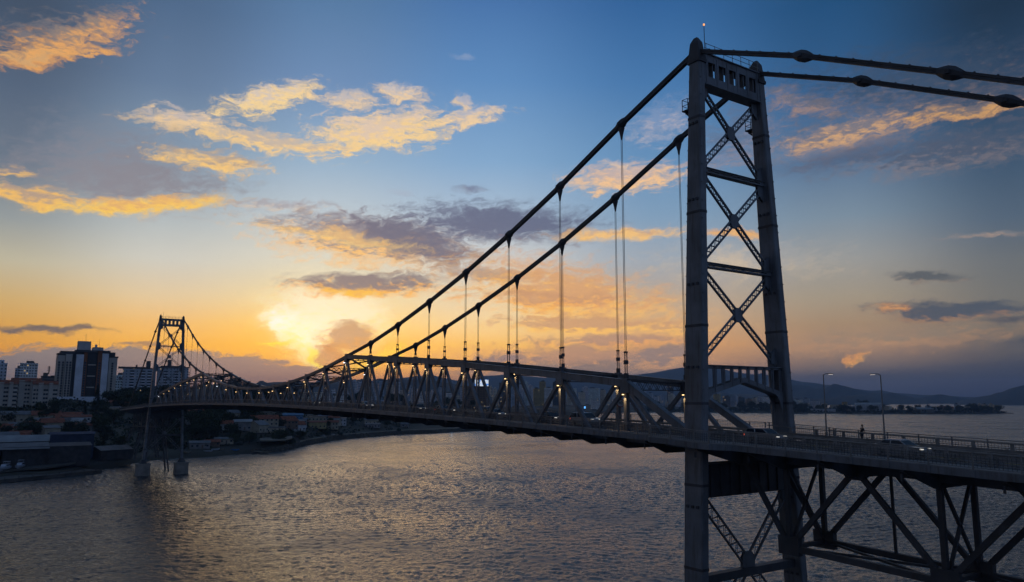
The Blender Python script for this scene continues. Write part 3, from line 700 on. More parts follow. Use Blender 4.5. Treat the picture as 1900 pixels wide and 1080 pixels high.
# ---- approach spans carried on deck trusses
def approach(far, nspan):
    sgn = -1 if far else 1; o0 = -L if far else 0
    def X(d): return o0+sgn*d
    xt = [2.2, 14.45, 28.75, 43.05, 57.35, 71.65, 85.95]; xb_ = [7.3, 21.6, 35.9, 50.2, 64.5, 78.8]; AY = 2.8
    def zt(d): return zroad(X(d))-1.3
    def zb(d): return zroad(X(d))-9.5
    for sg in (-1, 1):
        y = sg*AY; m = MB()
        for a_, b2 in zip(xt[:-1], xt[1:]): m.bar((X(a_), y, zt(a_)), (X(b2), y, zt(b2)), .5, .8)
        for a_, b2 in zip(xb_[:-1], xb_[1:]): m.bar((X(a_), y, zb(a_)), (X(b2), y, zb(b2)), .5, .55)
        for b2 in xb_:
            m.box((X(b2), y, zb(b2)+.2), (2.2, .62, 1.7))
        for a_ in xt:
            m.prism([(X(a_)-1.6, zt(a_)), (X(a_)+1.6, zt(a_)), (X(a_)+.7, zt(a_)-1.1), (X(a_)-.7, zt(a_)-1.1)], 'y', y-.31, y+.31)
        tr = m.build('approach_truss', steel_d, bridge)
        for i, b2 in enumerate(xb_):
            for a_ in (xt[i], xt[i+1]):
                m = MB(); m.bar((X(a_), y, zt(a_)-.2), (X(b2), y, zb(b2)), .36, .46); m.build('diagonal', steel_d, tr)
            m = MB(); m.bar((X(b2), y, zt(b2)), (X(b2), y, zb(b2)), .42, .42); m.build('post', steel_d, tr)
            if i < len(xb_)-1 and sg > 0:
                m = MB(); m.bar((X(xt[i+1]), y, zt(xt[i+1])), (X(xt[i+1]), y, zb(xt[i+1])), .22, .22); m.build('post', steel_d, tr)
    m = MB()
    for i, (a_, b2) in enumerate(zip(xb_[:-1], xb_[1:])):
        for s_ in (-1, 1): m.bar((X(a_), s_*AY, zb(a_)), (X(b2), -s_*AY, zb(b2)), .22, .22)
    for b2 in xb_:
        m.bar((X(b2), -AY, zb(b2)), (X(b2), AY, zb(b2)), .4, .4)
        for s_ in (-1, 1): m.bar((X(b2), -s_*AY, zb(b2)), (X(b2), s_*AY, zt(b2)), .25, .25)
    m.build('approach_bracing', steel_d, bridge)
    for d in sorted(xt+xb_):
        x = X(d); m = MB(); z = zroad(x)-.32; yo = yout(x)
        for sg in (-1, 1):
            m.prism([(0, z), (sg*(yo-.1), z), (sg*(yo-.1), z-.3), (sg*3.4, z-1.9), (0, z-1.9)], 'x', x-.14, x+.14)
            m.box((x, sg*(yo+.02), z-.75), (.14, .14, .5))
        m.build('floor_beam', steel_d, bridge)
    m = MB()
    for y in (-3, -1, 1, 3): m.bar((X(0), y, zroad(X(0))-.65), (X(85.9), y, zroad(X(85.9))-.65), .2, .6)
    m.build('deck_stringers', steel_d, bridge)
    for d, gz in (((64.5, 0),) if not far else ((21.6, 3), (50.2, 8), (78.8, 16))):
        m = MB(); x = X(d); zt_ = zb(d)-.3
        for sg in (-1, 1):
            for e in (-1, 1):
                m.bar((x+e*3.2, sg*AY, zt_), (x+e*4.6, sg*(AY+3.2), gz-4), .6, .6)
                m.bar((x+e*3.2, sg*AY, zt_), (x, sg*AY, zt_+.4), .4, .5)
            m.bar((x-3.7, sg*(AY+1.2), (zt_+gz)*.62), (x+3.7, sg*(AY+1.2), (zt_+gz)*.62), .35, .35)
            m.bar((x-3.2, sg*AY, zt_), (x+3.9, sg*(AY+1.6), (zt_+gz)*.5), .25, .25); m.bar((x+3.2, sg*AY, zt_), (x-3.9, sg*(AY+1.6), (zt_+gz)*.5), .25, .25)
        for e in (-1, 1):
            zz = (zt_+gz)*.55
            m.bar((x+e*3.8, -AY-1.4, zz), (x+e*3.8, AY+1.4, zz), .35, .35)
            m.bar((x+e*3.2, -AY, zt_), (x+e*3.9, AY+1.5, zz), .25, .25); m.bar((x+e*3.2, AY, zt_), (x+e*3.9, -AY-1.5, zz), .25, .25)
            m.bar((x+e*3.8, -AY-1.4, zz), (x+e*4.6, AY+3, gz), .25, .25); m.bar((x+e*3.8, AY+1.4, zz), (x+e*4.6, -AY-3, gz), .25, .25)
        m.build('trestle', steel_d, bridge)
approach(False, 1); approach(True, 3)
# warm light thrown down the posts by the nearest lamps
for (lx, ly, lz, i, sg, lp) in bulbs:
    if i > 9: continue
    ld = bpy.data.lights.new('post_light', 'SPOT'); ld.energy = 150; ld.spot_size = R(80); ld.spot_blend = .6; ld.color = (1, .60, .24); ld.shadow_soft_size = .08
    lo = bpy.data.objects.new('post_light', ld); COL.objects.link(lo); lo.parent = lp
    lo.location = (lx, ly-.05, lz-.05); lo.rotation_euler = (R(14), 0, 0)

# ------------------------------------------------------------------ land
SH = [(-1400, 330), (-300, 372), (0, 395), (150, 415), (210, 440), (260, 478), (345, 500), (420, 512), (480, 524), (530, 545), (560, 583), (640, 690), (760, 770), (900, 850), (1000, 1150), (1120, 1850), (1200, 2060), (1480, 2065), (1700, 2110), (1860, 2300), (2000, 2600), (3200, 3600)]
def rshore(px): return float(np.interp(px, [a[0] for a in SH], [a[1] for a in SH])) + 5*math.sin(px*.045)*(1 if px < 900 else 3)
PROF = [  # inland profile: distance from the shore -> height
 (-1400, [(0, 0), (8, 2.6), (70, 4), (160, 16), (260, 34), (420, 42), (1500, 50), (3000, 60)]),
 (0,   [(0, 0), (6, 2.4), (75, 3.5), (160, 15), (260, 33), (420, 40), (1500, 46), (3000, 60)]),
 (230, [(0, 0), (5, 2.4), (50, 4), (110, 14), (220, 31), (400, 40), (1500, 46), (3000, 60)]),
 (430, [(0, 0), (6, 2.4), (30, 5), (90, 19), (170, 33), (420, 46), (700, 60), (1500, 50), (3000, 60)]),
 (530, [(0, 0), (6, 3), (30, 4.2), (70, 12), (170, 27), (420, 38), (1500, 40), (3000, 60)]),
 (640, [(0, 0), (5, 3.5), (26, 4), (60, 10), (150, 22), (400, 30), (1500, 35), (3000, 55)]),
 (900, [(0, 0), (5, 3), (26, 4), (80, 9), (200, 18), (900, 20), (3000, 40)]),
 (1270, [(0, 0), (12, 2.5), (120, 5), (500, 14), (3000, 30)]),
 (1480, [(0, 0), (14, 2.5), (90, 6), (300, 12), (900, 14), (3000, 20)]),
 (1530, [(0, 0), (14, 2.5), (90, 7), (200, 9), (420, -4), (3000, -5)]),
 (1800, [(0, 0), (14, 2.5), (70, 6), (170, 6), (340, -4), (3000, -5)]),
 (1868, [(0, 0), (14, 1.5), (40, 2), (90, 1), (150, -4), (3000, -5)]),
 (1890, [(0, -1), (200, -4), (3000, -5)]), (3200, [(0, -3), (200, -4), (3000, -5)])]
def inland(px, d):
    if d <= 0: return -3.0 if d < -3 else -.6
    for (p0, a), (p1, b2) in zip(PROF[:-1], PROF[1:]):
        if p0 <= px <= p1:
            f_ = (px-p0)/(p1-p0)
            ha = np.interp(d, [q[0] for q in a], [q[1] for q in a]); hb = np.interp(d, [q[0] for q in b2], [q[1] for q in b2])
            h_ = ha*(1-f_)+hb*f_; break
    else: h_ = 0
    return h_ + (.8*math.sin(px*.05+d*.03)+.6*math.sin(px*.11-d*.05))*min(1, max(0, (d-60)/80))
def at(px, d):                                                  # a point on the land, d metres in from the shore
    x, y = ground(px, rshore(px)+d); return Vector((x, y, inland(px, d)))
pxs = list(range(-1400, 0, 40)) + list(range(0, 1900, 8)) + list(range(1900, 2401, 50))
ds = [-25, -3, 0, 3, 6, 12, 20, 26, 32, 45, 60, 75, 90, 110, 130, 150, 175, 200, 230, 260, 300, 350, 420, 500, 650, 850, 1100, 1500, 2200, 3000]
vs = []; fs = []
for p in pxs:
    for d in ds: v = at(p, d); vs.append(tuple(v) if d > -3 else (v.x, v.y, -3.0))
nd_ = len(ds)
for i in range(len(pxs)-1):
    for j in range(nd_-1): fs.append((i*nd_+j, i*nd_+j+1, (i+1)*nd_+j+1, (i+1)*nd_+j))
me = bpy.data.meshes.new("ground"); me.from_pydata(vs, [], fs)
for pl in me.polygons: pl.use_smooth = True
soil = mat("shore_ground", (0.055, 0.052, 0.038), .95, 0, .5, .02, .6, .4)
tag(link("ground", me, soil), kind='structure')
# shore road on the embankment and a paved boat yard
def strip(name, p0, p1, d0, d1, dz, m, step=12):
    mb = MB(); rings_ = []
    n_ = max(2, int((p1-p0)/step))
    for i in range(n_+1):
        p = p0+(p1-p0)*i/n_; a_, b2 = at(p, d0), at(p, d1); z = max(a_.z, b2.z)+dz
        rings_.append([(a_.x, a_.y, z), (b2.x, b2.y, z), (b2.x, b2.y, z-.8), (a_.x, a_.y, z-.8)])
    mb.loft(rings_); return tag(mb.build(name, m), kind='structure')
sand = mat("pale_pavement", (0.17, 0.155, 0.125), .9, 0, .3, .05)
strip('shore_road', 560, 905, 9, 20, .05, sand); strip('ramp', 486, 545, 10, 45, .3, sand)
strip('pavement', -200, 150, 8, 60, .05, mat("yard_concrete", (0.06, 0.06, 0.055), .9, 0, .3, .1))
# ---- hills far away
hillm = mat("forested_hill", (0.03, 0.036, 0.034), .95, 0, .4, .002)
def ridge(name, dist, depth, prof, seed=1, rough=1.0):
    rnd = random.Random(seed); ph = [rnd.random()*9 for _ in range(8)]
    mb = MB(); ps = np.linspace(prof[0][0], prof[-1][0], 90); vs = []; fs = []; rows = [(-1, 0), (-.8, .28), (-.6, .5), (-.4, .70), (-.2, .9), (0, 1.0), (.3, .85), (.6, .5), (1, 0)]
    for p in ps:
        yy = float(np.interp(p, [q[0] for q in prof], [q[1] for q in prof])) + rough*(.5*math.sin(p*.11+ph[0])+.35*math.sin(p*.23+ph[1])+.25*math.sin(p*.47+ph[2]))
        top_ = max(0, hgt(p, yy, dist))
        for k, (f_, h_) in enumerate(rows):
            wob = 1+.12*math.sin(p*.06+k*2+ph[3])+.08*math.sin(p*.17+k*5+ph[4]) if k not in (5,) else 1
            x, y = ground(p, dist+f_*depth); vs.append((x, y, -2+(top_+2)*h_*wob if h_ > 0 else -3))
    n_ = len(rows)
    for i in range(len(ps)-1):
        for j in range(n_-1): fs.append((i*n_+j, i*n_+j+1, (i+1)*n_+j+1, (i+1)*n_+j))
    me = bpy.data.meshes.new(name); me.from_pydata(vs, [], fs)
    for pl in me.polygons: pl.use_smooth = True
    return tag(link(name, me, hillm), kind='structure')
ridge('hills', 9500, 1800, [(500, 716), (600, 712), (700, 707), (760, 699), (800, 697), (850, 706), (885, 704), (930, 694), (1000, 700), (1060, 704), (1120, 700), (1165, 697), (1220, 691), (1265, 682), (1330, 684), (1400, 695), (1440, 700), (1480, 707), (1530, 713), (1600, 723), (1700, 732), (1800, 737), (1900, 740), (2300, 741), (2700, 742)], 1)
ridge('hills', 7000, 1000, [(1380, 742), (1440, 716), (1475, 714), (1500, 716), (1516, 722), (1535, 718), (1556, 714), (1580, 719), (1610, 728), (1640, 729), (1665, 731), (1695, 737), (1722, 742)], 2, .6)
ridge('hills', 5600, 600, [(1470, 743), (1540, 738), (1575, 734), (1610, 733), (1635, 738), (1650, 744)], 3, .4)
ridge('island', 7600, 500, [(1672, 742.5), (1710, 738), (1735, 733.5), (1748, 731.5), (1765, 735), (1800, 741), (1812, 742.5)], 4, .3)
ridge('hills', 6600, 800, [(1780, 743), (1850, 731), (1880, 720), (1900, 715), (1960, 702), (2050, 694), (2200, 700), (2500, 742)], 5, .6)
ridge('hills', 4200, 900, [(380, 720), (520, 708), (600, 710), (650, 704), (700, 706), (740, 703), (790, 706), (840, 712), (880, 722), (940, 735)], 6, .8)
ridge('hills', 5200, 900, [(1150, 740), (1250, 733), (1330, 730), (1420, 733), (1480, 737), (1530, 742)], 7, .8)

# ------------------------------------------------------------------ trees
bark = mat("tree_bark", (0.07, 0.055, 0.04), .95, 0, .3, 2)
leaf = mat("leaf_green", (0.035, 0.05, 0.022), .8, 0, .5, .8)
leaf2 = mat("leaf_dark", (0.025, 0.036, 0.02), .85, 0, .5, .8)
def crown_mesh(seed, rx, rz, z0, n, size, lobes):
    rnd = random.Random(seed); mb = MB(); L_ = []
    for _ in range(lobes):
        a_ = rnd.random()*6.283; q = rnd.random()**.5*rx*.62
        L_.append((Vector((q*math.cos(a_), q*math.sin(a_), z0+rnd.uniform(.25, .85)*rz)), rnd.uniform(.3, .5)*rx))
    for _ in range(n):
        c, r_ = rnd.choice(L_); d = Vector((rnd.gauss(0, 1), rnd.gauss(0, 1), rnd.gauss(0, .8))).normalized()*r_*rnd.uniform(.55, 1.05)
        p = c+d; s_ = size*rnd.uniform(.6, 1.4); u = Vector((rnd.gauss(0, 1), rnd.gauss(0, 1), rnd.gauss(0, 1))).normalized(); w = u.orthogonal().normalized()*s_; u = u.cross(w).normalized()*s_
        mb.add([p-w, p+u*.6, p+w, p-u*.6], [(0, 1, 2, 3)])
    return mb, L_
def make_tree(kind, seed):
    root = empty(kind)
    rnd = random.Random(seed)
    if kind == 'palm_tree':
        m = MB(); m.tube([(0, 0, 0), (.3, 0, 4), (.2, .2, 8)], .22, 7, r2=.13); m.build('trunk', bark, root); m = MB()
        for k in range(16):
            a_ = k*.39+rnd.random()*.2; e = rnd.uniform(-.1, .8); pts_ = [Vector((.2, .2, 8))+Vector((math.cos(a_)*t_*2.6, math.sin(a_)*t_*2.6, e*t_*1.6-t_*t_*1.5)) for t_ in (0, .4, .8, 1.2)]
            for p, q in zip(pts_[:-1], pts_[1:]): m.bar(p, q, .45, .03)
        m.build('crown', leaf, root); return root
    if kind == 'pine_tree':
        m = MB(); m.tube([(0, 0, 0), (0, 0, 12)], .28, 7, r2=.06); m.build('trunk', bark, root); m = MB()
        for k in range(900):
            z = rnd.uniform(2, 13.5); r_ = (13.8-z)*.24*rnd.uniform(.5, 1); a_ = rnd.random()*6.28; p = Vector((r_*math.cos(a_), r_*math.sin(a_), z-r_*.25)); s_ = rnd.uniform(.25, .6)
            u = Vector((math.cos(a_), math.sin(a_), -.3))*s_*1.4; w = Vector((-math.sin(a_), math.cos(a_), rnd.uniform(-.3, .3)))*s_*.6
            m.add([p-w, p+u, p+w, p-u], [(0, 1, 2, 3)])
        m.build('crown', leaf2, root); return root
    rx, rz, z0 = {'broadleaf_tree': (4.2, 5.0, 2.6), 'spreading_tree': (6.2, 4.0, 3.6), 'bush': (2.4, 2.0, -.1)}[kind]
    mb, L_ = crown_mesh(seed, rx, rz, z0, 1500 if kind != 'bush' else 600, .42 if kind != 'bush' else .3, 9)
    m = MB(); m.tube([(0, 0, -.5), (.1, .05, z0*.6), (0, .1, z0+rz*.4)], .36 if kind != 'bush' else .1, 7, r2=.14)
    for c, r_ in L_[:6]: m.tube([(0, .05, z0*.7), tuple(c)], .16, 5, r2=.05)
    m.build('trunk', bark, root); mb.build('crown', leaf if seed % 2 else leaf2, root); return root
protos = {}
used_ = set()
def plant(kind, var, loc, s_, label, group=None):
    key = (kind, var)
    if key not in protos: protos[key] = make_tree(kind, var*13+5)
    src = protos[key]
    if key not in used_: used_.add(key); o = src
    else:
        o = src.copy(); COL.objects.link(o)
        for ch in src.children: c = ch.copy(); COL.objects.link(c); c.parent = o
    o.location = loc; o.scale = (s_,)*3; o.rotation_euler = (0, 0, random.random()*6.28)
    tag(o, label, 'bush' if kind == 'bush' else 'tree', group)
    return o
rt = random.Random(21)
# single trees that stand out
SINGLE = [
 ('broadleaf_tree', 0, 75, 205, 1.1, 'dark round tree before the cream apartment row at far left'),
 ('broadleaf_tree', 1, 98, 175, 1.2, 'tall ragged tree left of the foot of the big striped tower block'),
 ('pine_tree', 0, 180, 190, 1.5, 'slim pointed conifer before the white wall of the striped tower block'),
 ('pine_tree', 1, 160, 160, .9, 'small conifer left of the slim pointed conifer on the slope'),
 ('spreading_tree', 0, 214, 230, 1.3, 'wide dark tree right of the striped tower block'),
 ('spreading_tree', 1, 232, 215, 1.5, 'big dark tree before the left grey slab block'),
 ('broadleaf_tree', 2, 250, 205, 1.5, 'dense tree left of the far bridge tower, taller than its neighbours'),
 ('spreading_tree', 0, 268, 190, 1.4, 'dense dark tree touching the left leg of the far tower'),
 ('broadleaf_tree', 0, 302, 225, 1.7, 'round tree between the legs of the far bridge tower'),
 ('spreading_tree', 1, 322, 205, 1.2, 'low tree right inside the far bridge tower'),
 ('spreading_tree', 2, 520, 24, 1.25, 'dark domed tree on the point at the water edge'),
 ('bush', 0, 545, 10, 1.6, 'low bush at the tip of the point beside the domed tree'),
 ('broadleaf_tree', 1, 525, 70, .95, 'tree before the red roofed houses under the deck'),
 ('broadleaf_tree', 2, 612, 14, .7, 'lone tree on the embankment seaward of the shore road'),
 ('bush', 1, 634, 8, 1.1, 'roadside bush on the embankment right of the lone tree'),
 ('bush', 0, 741, 8, 1.2, 'round bush on the embankment half way to the lit sign'),
 ('palm_tree', 0, 702, 160, 1.5, 'palm tree seen through the truss left of the pale towers'),
 ('palm_tree', 1, 620, 330, 1.5, 'palm with bare trunk seen between truss diagonals'),
 ('spreading_tree', 0, 728, 420, 2.0, 'wide tree on the city edge seen through the truss'),
 ('spreading_tree', 2, 1831, 60, 2.1, 'domed dark tree standing higher than the peninsula roofs at right'),
 ('spreading_tree', 1, 1600, 110, 2.9, 'broad dark tree clump left of the pale house on the peninsula'),
]
for k, v, p, d, s_, lb in SINGLE:
    a_ = at(p, d); plant(k, v, (a_.x, a_.y, a_.z-.3), s_, lb)
# the wooded slopes: trees one cannot tell apart
def wood(n, p0, p1, d0, d1, s0, s1, label, group, kinds=('broadleaf_tree', 'spreading_tree')):
    for _ in range(n):
        p = rt.uniform(p0, p1); d = rt.uniform(d0, d1); a_ = at(p, d)
        plant(rt.choice(kinds), rt.choice((0, 1, 2)), (a_.x, a_.y, a_.z-.4), rt.uniform(s0, s1), label, group)
wood(52, 300, 475, 25, 150, .8, 1.5, 'dark tree of the wooded slope under the deck beside the far tower', 'trees of the wooded slope behind the far tower')
wood(22, 120, 235, 60, 200, .7, 1.3, 'dark tree on the hillside below the striped tower block', 'hillside trees below the tower block')
wood(16, 0, 110, 110, 215, .6, 1.1, 'dark tree among the hillside houses at far left', 'trees among the far left houses')
wood(16, 200, 290, 180, 260, 1.0, 1.6, 'dark tree in the clump left of the far bridge tower', 'tree clump left of the far tower')
wood(20, 430, 560, 150, 420, 1.0, 1.9, 'dark tree on the hill crest behind the middle of the bridge', 'trees on the crest behind the bridge')
wood(14, 560, 720, 24, 90, .5, .9, 'dark tree behind the shore road under the deck', 'trees behind the shore road')
wood(14, 640, 900, 200, 600, 1.2, 2.0, 'dark tree at the edge of the city behind the truss', 'trees at the city edge')
wood(44, 1190, 1500, 10, 160, 1.6, 3.0, 'dark tree along the city waterfront behind the near tower', 'trees of the city waterfront')
wood(56, 1500, 1855, 10, 140, 1.3, 2.3, 'dark tree on the low peninsula at right', 'trees of the peninsula')
# undergrowth covering the slopes
def scrub(name, n, p0, p1, d0, d1, size):
    mb = MB()
    for _ in range(n):
        p = rt.uniform(p0, p1); d = rt.uniform(d0, d1); c = at(p, d); r_ = size*rt.uniform(.5, 1.5)
        for _k in range(9):
            q = c+Vector((rt.gauss(0, r_), rt.gauss(0, r_), abs(rt.gauss(0, r_*.5)))); s_ = r_*.55*rt.uniform(.5, 1.2)
            u = Vector((rt.gauss(0, 1), rt.gauss(0, 1), rt.gauss(0, 1))).normalized(); w = u.orthogonal().normalized()*s_; u = u.cross(w)
            mb.add([q-w, q+u, q+w, q-u], [(0, 1, 2, 3)])
    return tag(mb.build(name, leaf2), 'dark scrub covering the slopes and the shore', 'scrub', kind='stuff')
scrub('undergrowth', 2600, -60, 760, 22, 260, 1.3)
scrub('undergrowth', 900, 1180, 1860, 6, 150, 4.0)['label'] = 'dark low scrub along the peninsula and the city waterfront'
# rocks along the embankment
mb = MB(); rk = random.Random(3)
for _ in range(900):
    p = rk.uniform(470, 905); d = rk.uniform(-1.5, 6); c = at(p, max(d, .2)); s_ = rk.uniform(.4, 1.3); c.z = max(c.z, 0)+rk.uniform(-.3, .1)
    rot = Matrix.Rotation(rk.random()*6, 3, Vector((rk.random(), rk.random(), rk.random()+.1)).normalized()); mb.box(c, (s_, s_*rk.uniform(.6, 1.2), s_*.7), 0, rot)
tag(mb.build('shore_rocks', mat("shore_rock", (.08, .07, .06), .95, 0, .4, .5)), 'rubble stones along the water line of the embankment', 'rocks', kind='stuff')

# ------------------------------------------------------------------ buildings
M_ = {}
def facade(key, wall, glass=(0.03, 0.04, 0.055), fl=3.0, bay=2.6, wfr=.55, hfr=.5, strip_=False):
    if key in M_: return M_[key]
    m = bpy.data.materials.new('facade_'+key); m.use_nodes = True; t = m.node_tree; b = t.nodes['Principled BSDF']
    tcn = nd(t, 'ShaderNodeTexCoord'); sp = nd(t, 'ShaderNodeSeparateXYZ'); t.links.new(tcn.outputs['Object'], sp.inputs[0])
    ge = nd(t, 'ShaderNodeNewGeometry'); gn = nd(t, 'ShaderNodeSeparateXYZ'); t.links.new(ge.outputs['Normal'], gn.inputs[0])
    u = mth(t, 'ADD', sp.outputs[0], mth(t, 'MULTIPLY', sp.outputs[1], 1.0))
    fz = mth(t, 'FRACT', mth(t, 'DIVIDE', sp.outputs[2], fl)); fu = mth(t, 'FRACT', mth(t, 'DIVIDE', u, bay))
    wz = mth(t, 'MULTIPLY', mth(t, 'GREATER_THAN', fz, .3), mth(t, 'LESS_THAN', fz, .3+hfr))
    wu = 1.0 if strip_ else mth(t, 'MULTIPLY', mth(t, 'GREATER_THAN', fu, .2), mth(t, 'LESS_THAN', fu, .2+wfr))
    wn_ = mth(t, 'MULTIPLY', wz, wu); wn_ = mth(t, 'MULTIPLY', wn_, mth(t, 'LESS_THAN', mth(t, 'ABSOLUTE', gn.outputs[2]), .5))
    n = nd(t, 'ShaderNodeTexNoise'); n.inputs['Scale'].default_value = .08; n.inputs['Detail'].default_value = 5; t.links.new(tcn.outputs['Object'], n.inputs[0])
    wl = mixc(t, mrange(t, n.outputs['Fac'], .3, .7), tuple(c*.75 for c in wall)+(1,), tuple(c*1.15 for c in wall)+(1,))
    t.links.new(mixc(t, wn_, wl, glass+(1,)), b.inputs['Base Color'])
    t.links.new(mrange(t, wn_, 0, 1, .85, .25), b.inputs['Roughness'])
    cu_ = nd(t, 'ShaderNodeCombineXYZ'); t.links.new(mth(t, 'FLOOR', mth(t, 'DIVIDE', u, bay)), cu_.inputs[0]); t.links.new(mth(t, 'FLOOR', mth(t, 'DIVIDE', sp.outputs[2], fl)), cu_.inputs[1])
    oi = nd(t, 'ShaderNodeObjectInfo'); t.links.new(oi.outputs['Random'], cu_.inputs[2])
    wh = nd(t, 'ShaderNodeTexWhiteNoise'); t.links.new(cu_.outputs[0], wh.inputs[0])
    t.links.new(mth(t, 'MULTIPLY', mth(t, 'MULTIPLY', wn_, mth(t, 'GREATER_THAN', wh.outputs['Value'], .975)), .35), b.inputs['Emission Strength']); b.inputs['Emission Color'].default_value = (1, .72, .38, 1)
    M_[key] = m; return m
WALLS = {'pale grey': (0.62, 0.65, 0.73), 'cream': (0.70, 0.65, 0.54), 'white': (0.80, 0.80, 0.80), 'beige': (0.62, 0.54, 0.42), 'blue grey': (0.41, 0.50, 0.63), 'dark grey': (0.16, 0.16, 0.18), 'brown': (0.22, 0.14, 0.09), 'ochre': (0.46, 0.35, 0.14), 'dark glass': (0.08, 0.11, 0.15), 'pale blue': (0.65, 0.77, 0.80)}
dark_trim = mat("dark_roof_trim", (.08, .08, .085), .8, 0, .2, .2)
def fmat(col):
    return facade(col, WALLS[col], strip_=(col in ('dark glass', 'dark grey')))
def face_cam(x, y, turn=0):                                     # yaw that shows a facade to the strait
    return math.atan2(CAM.x-x, y-CAM.y) + turn
def tower_block(x0, x1, ytop, d, col, label, name='apartment_tower', group=None, style=0, turn=None, depth=None, base=None, fromcam=False):
    pm = (x0+x1)/2; dist = d if fromcam else rshore(pm)+d
    gx, gy = ground(pm, dist); zb = (inland(pm, dist-rshore(pm)) if base is None else base)-1.0
    k = FPX/math.hypot(1, 0); dep_ = (Vector((gx, gy, CAM.z))-CAM).dot(fwd)
    w = (x1-x0)/FPX*dep_; zt = hgt(pm, ytop, dist); h_ = max(4, zt-zb); rnd = random.Random(int(x0*7+ytop))
    if turn is None: turn = rnd.uniform(-.35, .35)
    dp = depth or min(w*1.0, 16)
    wd = max(2, (w-abs(math.sin(turn))*dp)/max(.5, math.cos(turn)))
    root = empty(name, (gx, gy, zb), face_cam(gx, gy, turn)); m = MB()
    hb = h_-(3.2 if style != 2 else 0)
    m.box((0, 0, hb/2), (wd, dp, hb))
    if style == 1:                                              # vertical piers
        for s_ in (-1, 0, 1): m.box((s_*wd*.38, -dp/2-.25, hb/2), (wd*.16, .6, hb+.5))
    if style == 3:                                              # projecting frame
        for s_ in (-1, 1): m.box((s_*(wd/2-.5), -dp/2-.3, hb/2), (1.2, .8, hb+1))
        m.box((0, -dp/2-.3, hb), (wd, .8, 1.4))
    m.box((0, 0, hb+.25), (wd+.5, dp+.5, .5))
    m.build('wall', fmat(col), root)
    if style != 2:
        m = MB(); m.box((wd*rnd.uniform(-.15, .15), 0, hb+1.9), (wd*.42, dp*.5, 3.0)); m.box((wd*rnd.uniform(-.3, .3), 0, hb+1.2), (wd*.2, dp*.3, 1.5))
        m.build('roof_house', fmat(col) if style == 1 else dark_trim, root)
    tag(root, label, 'building', group); return root
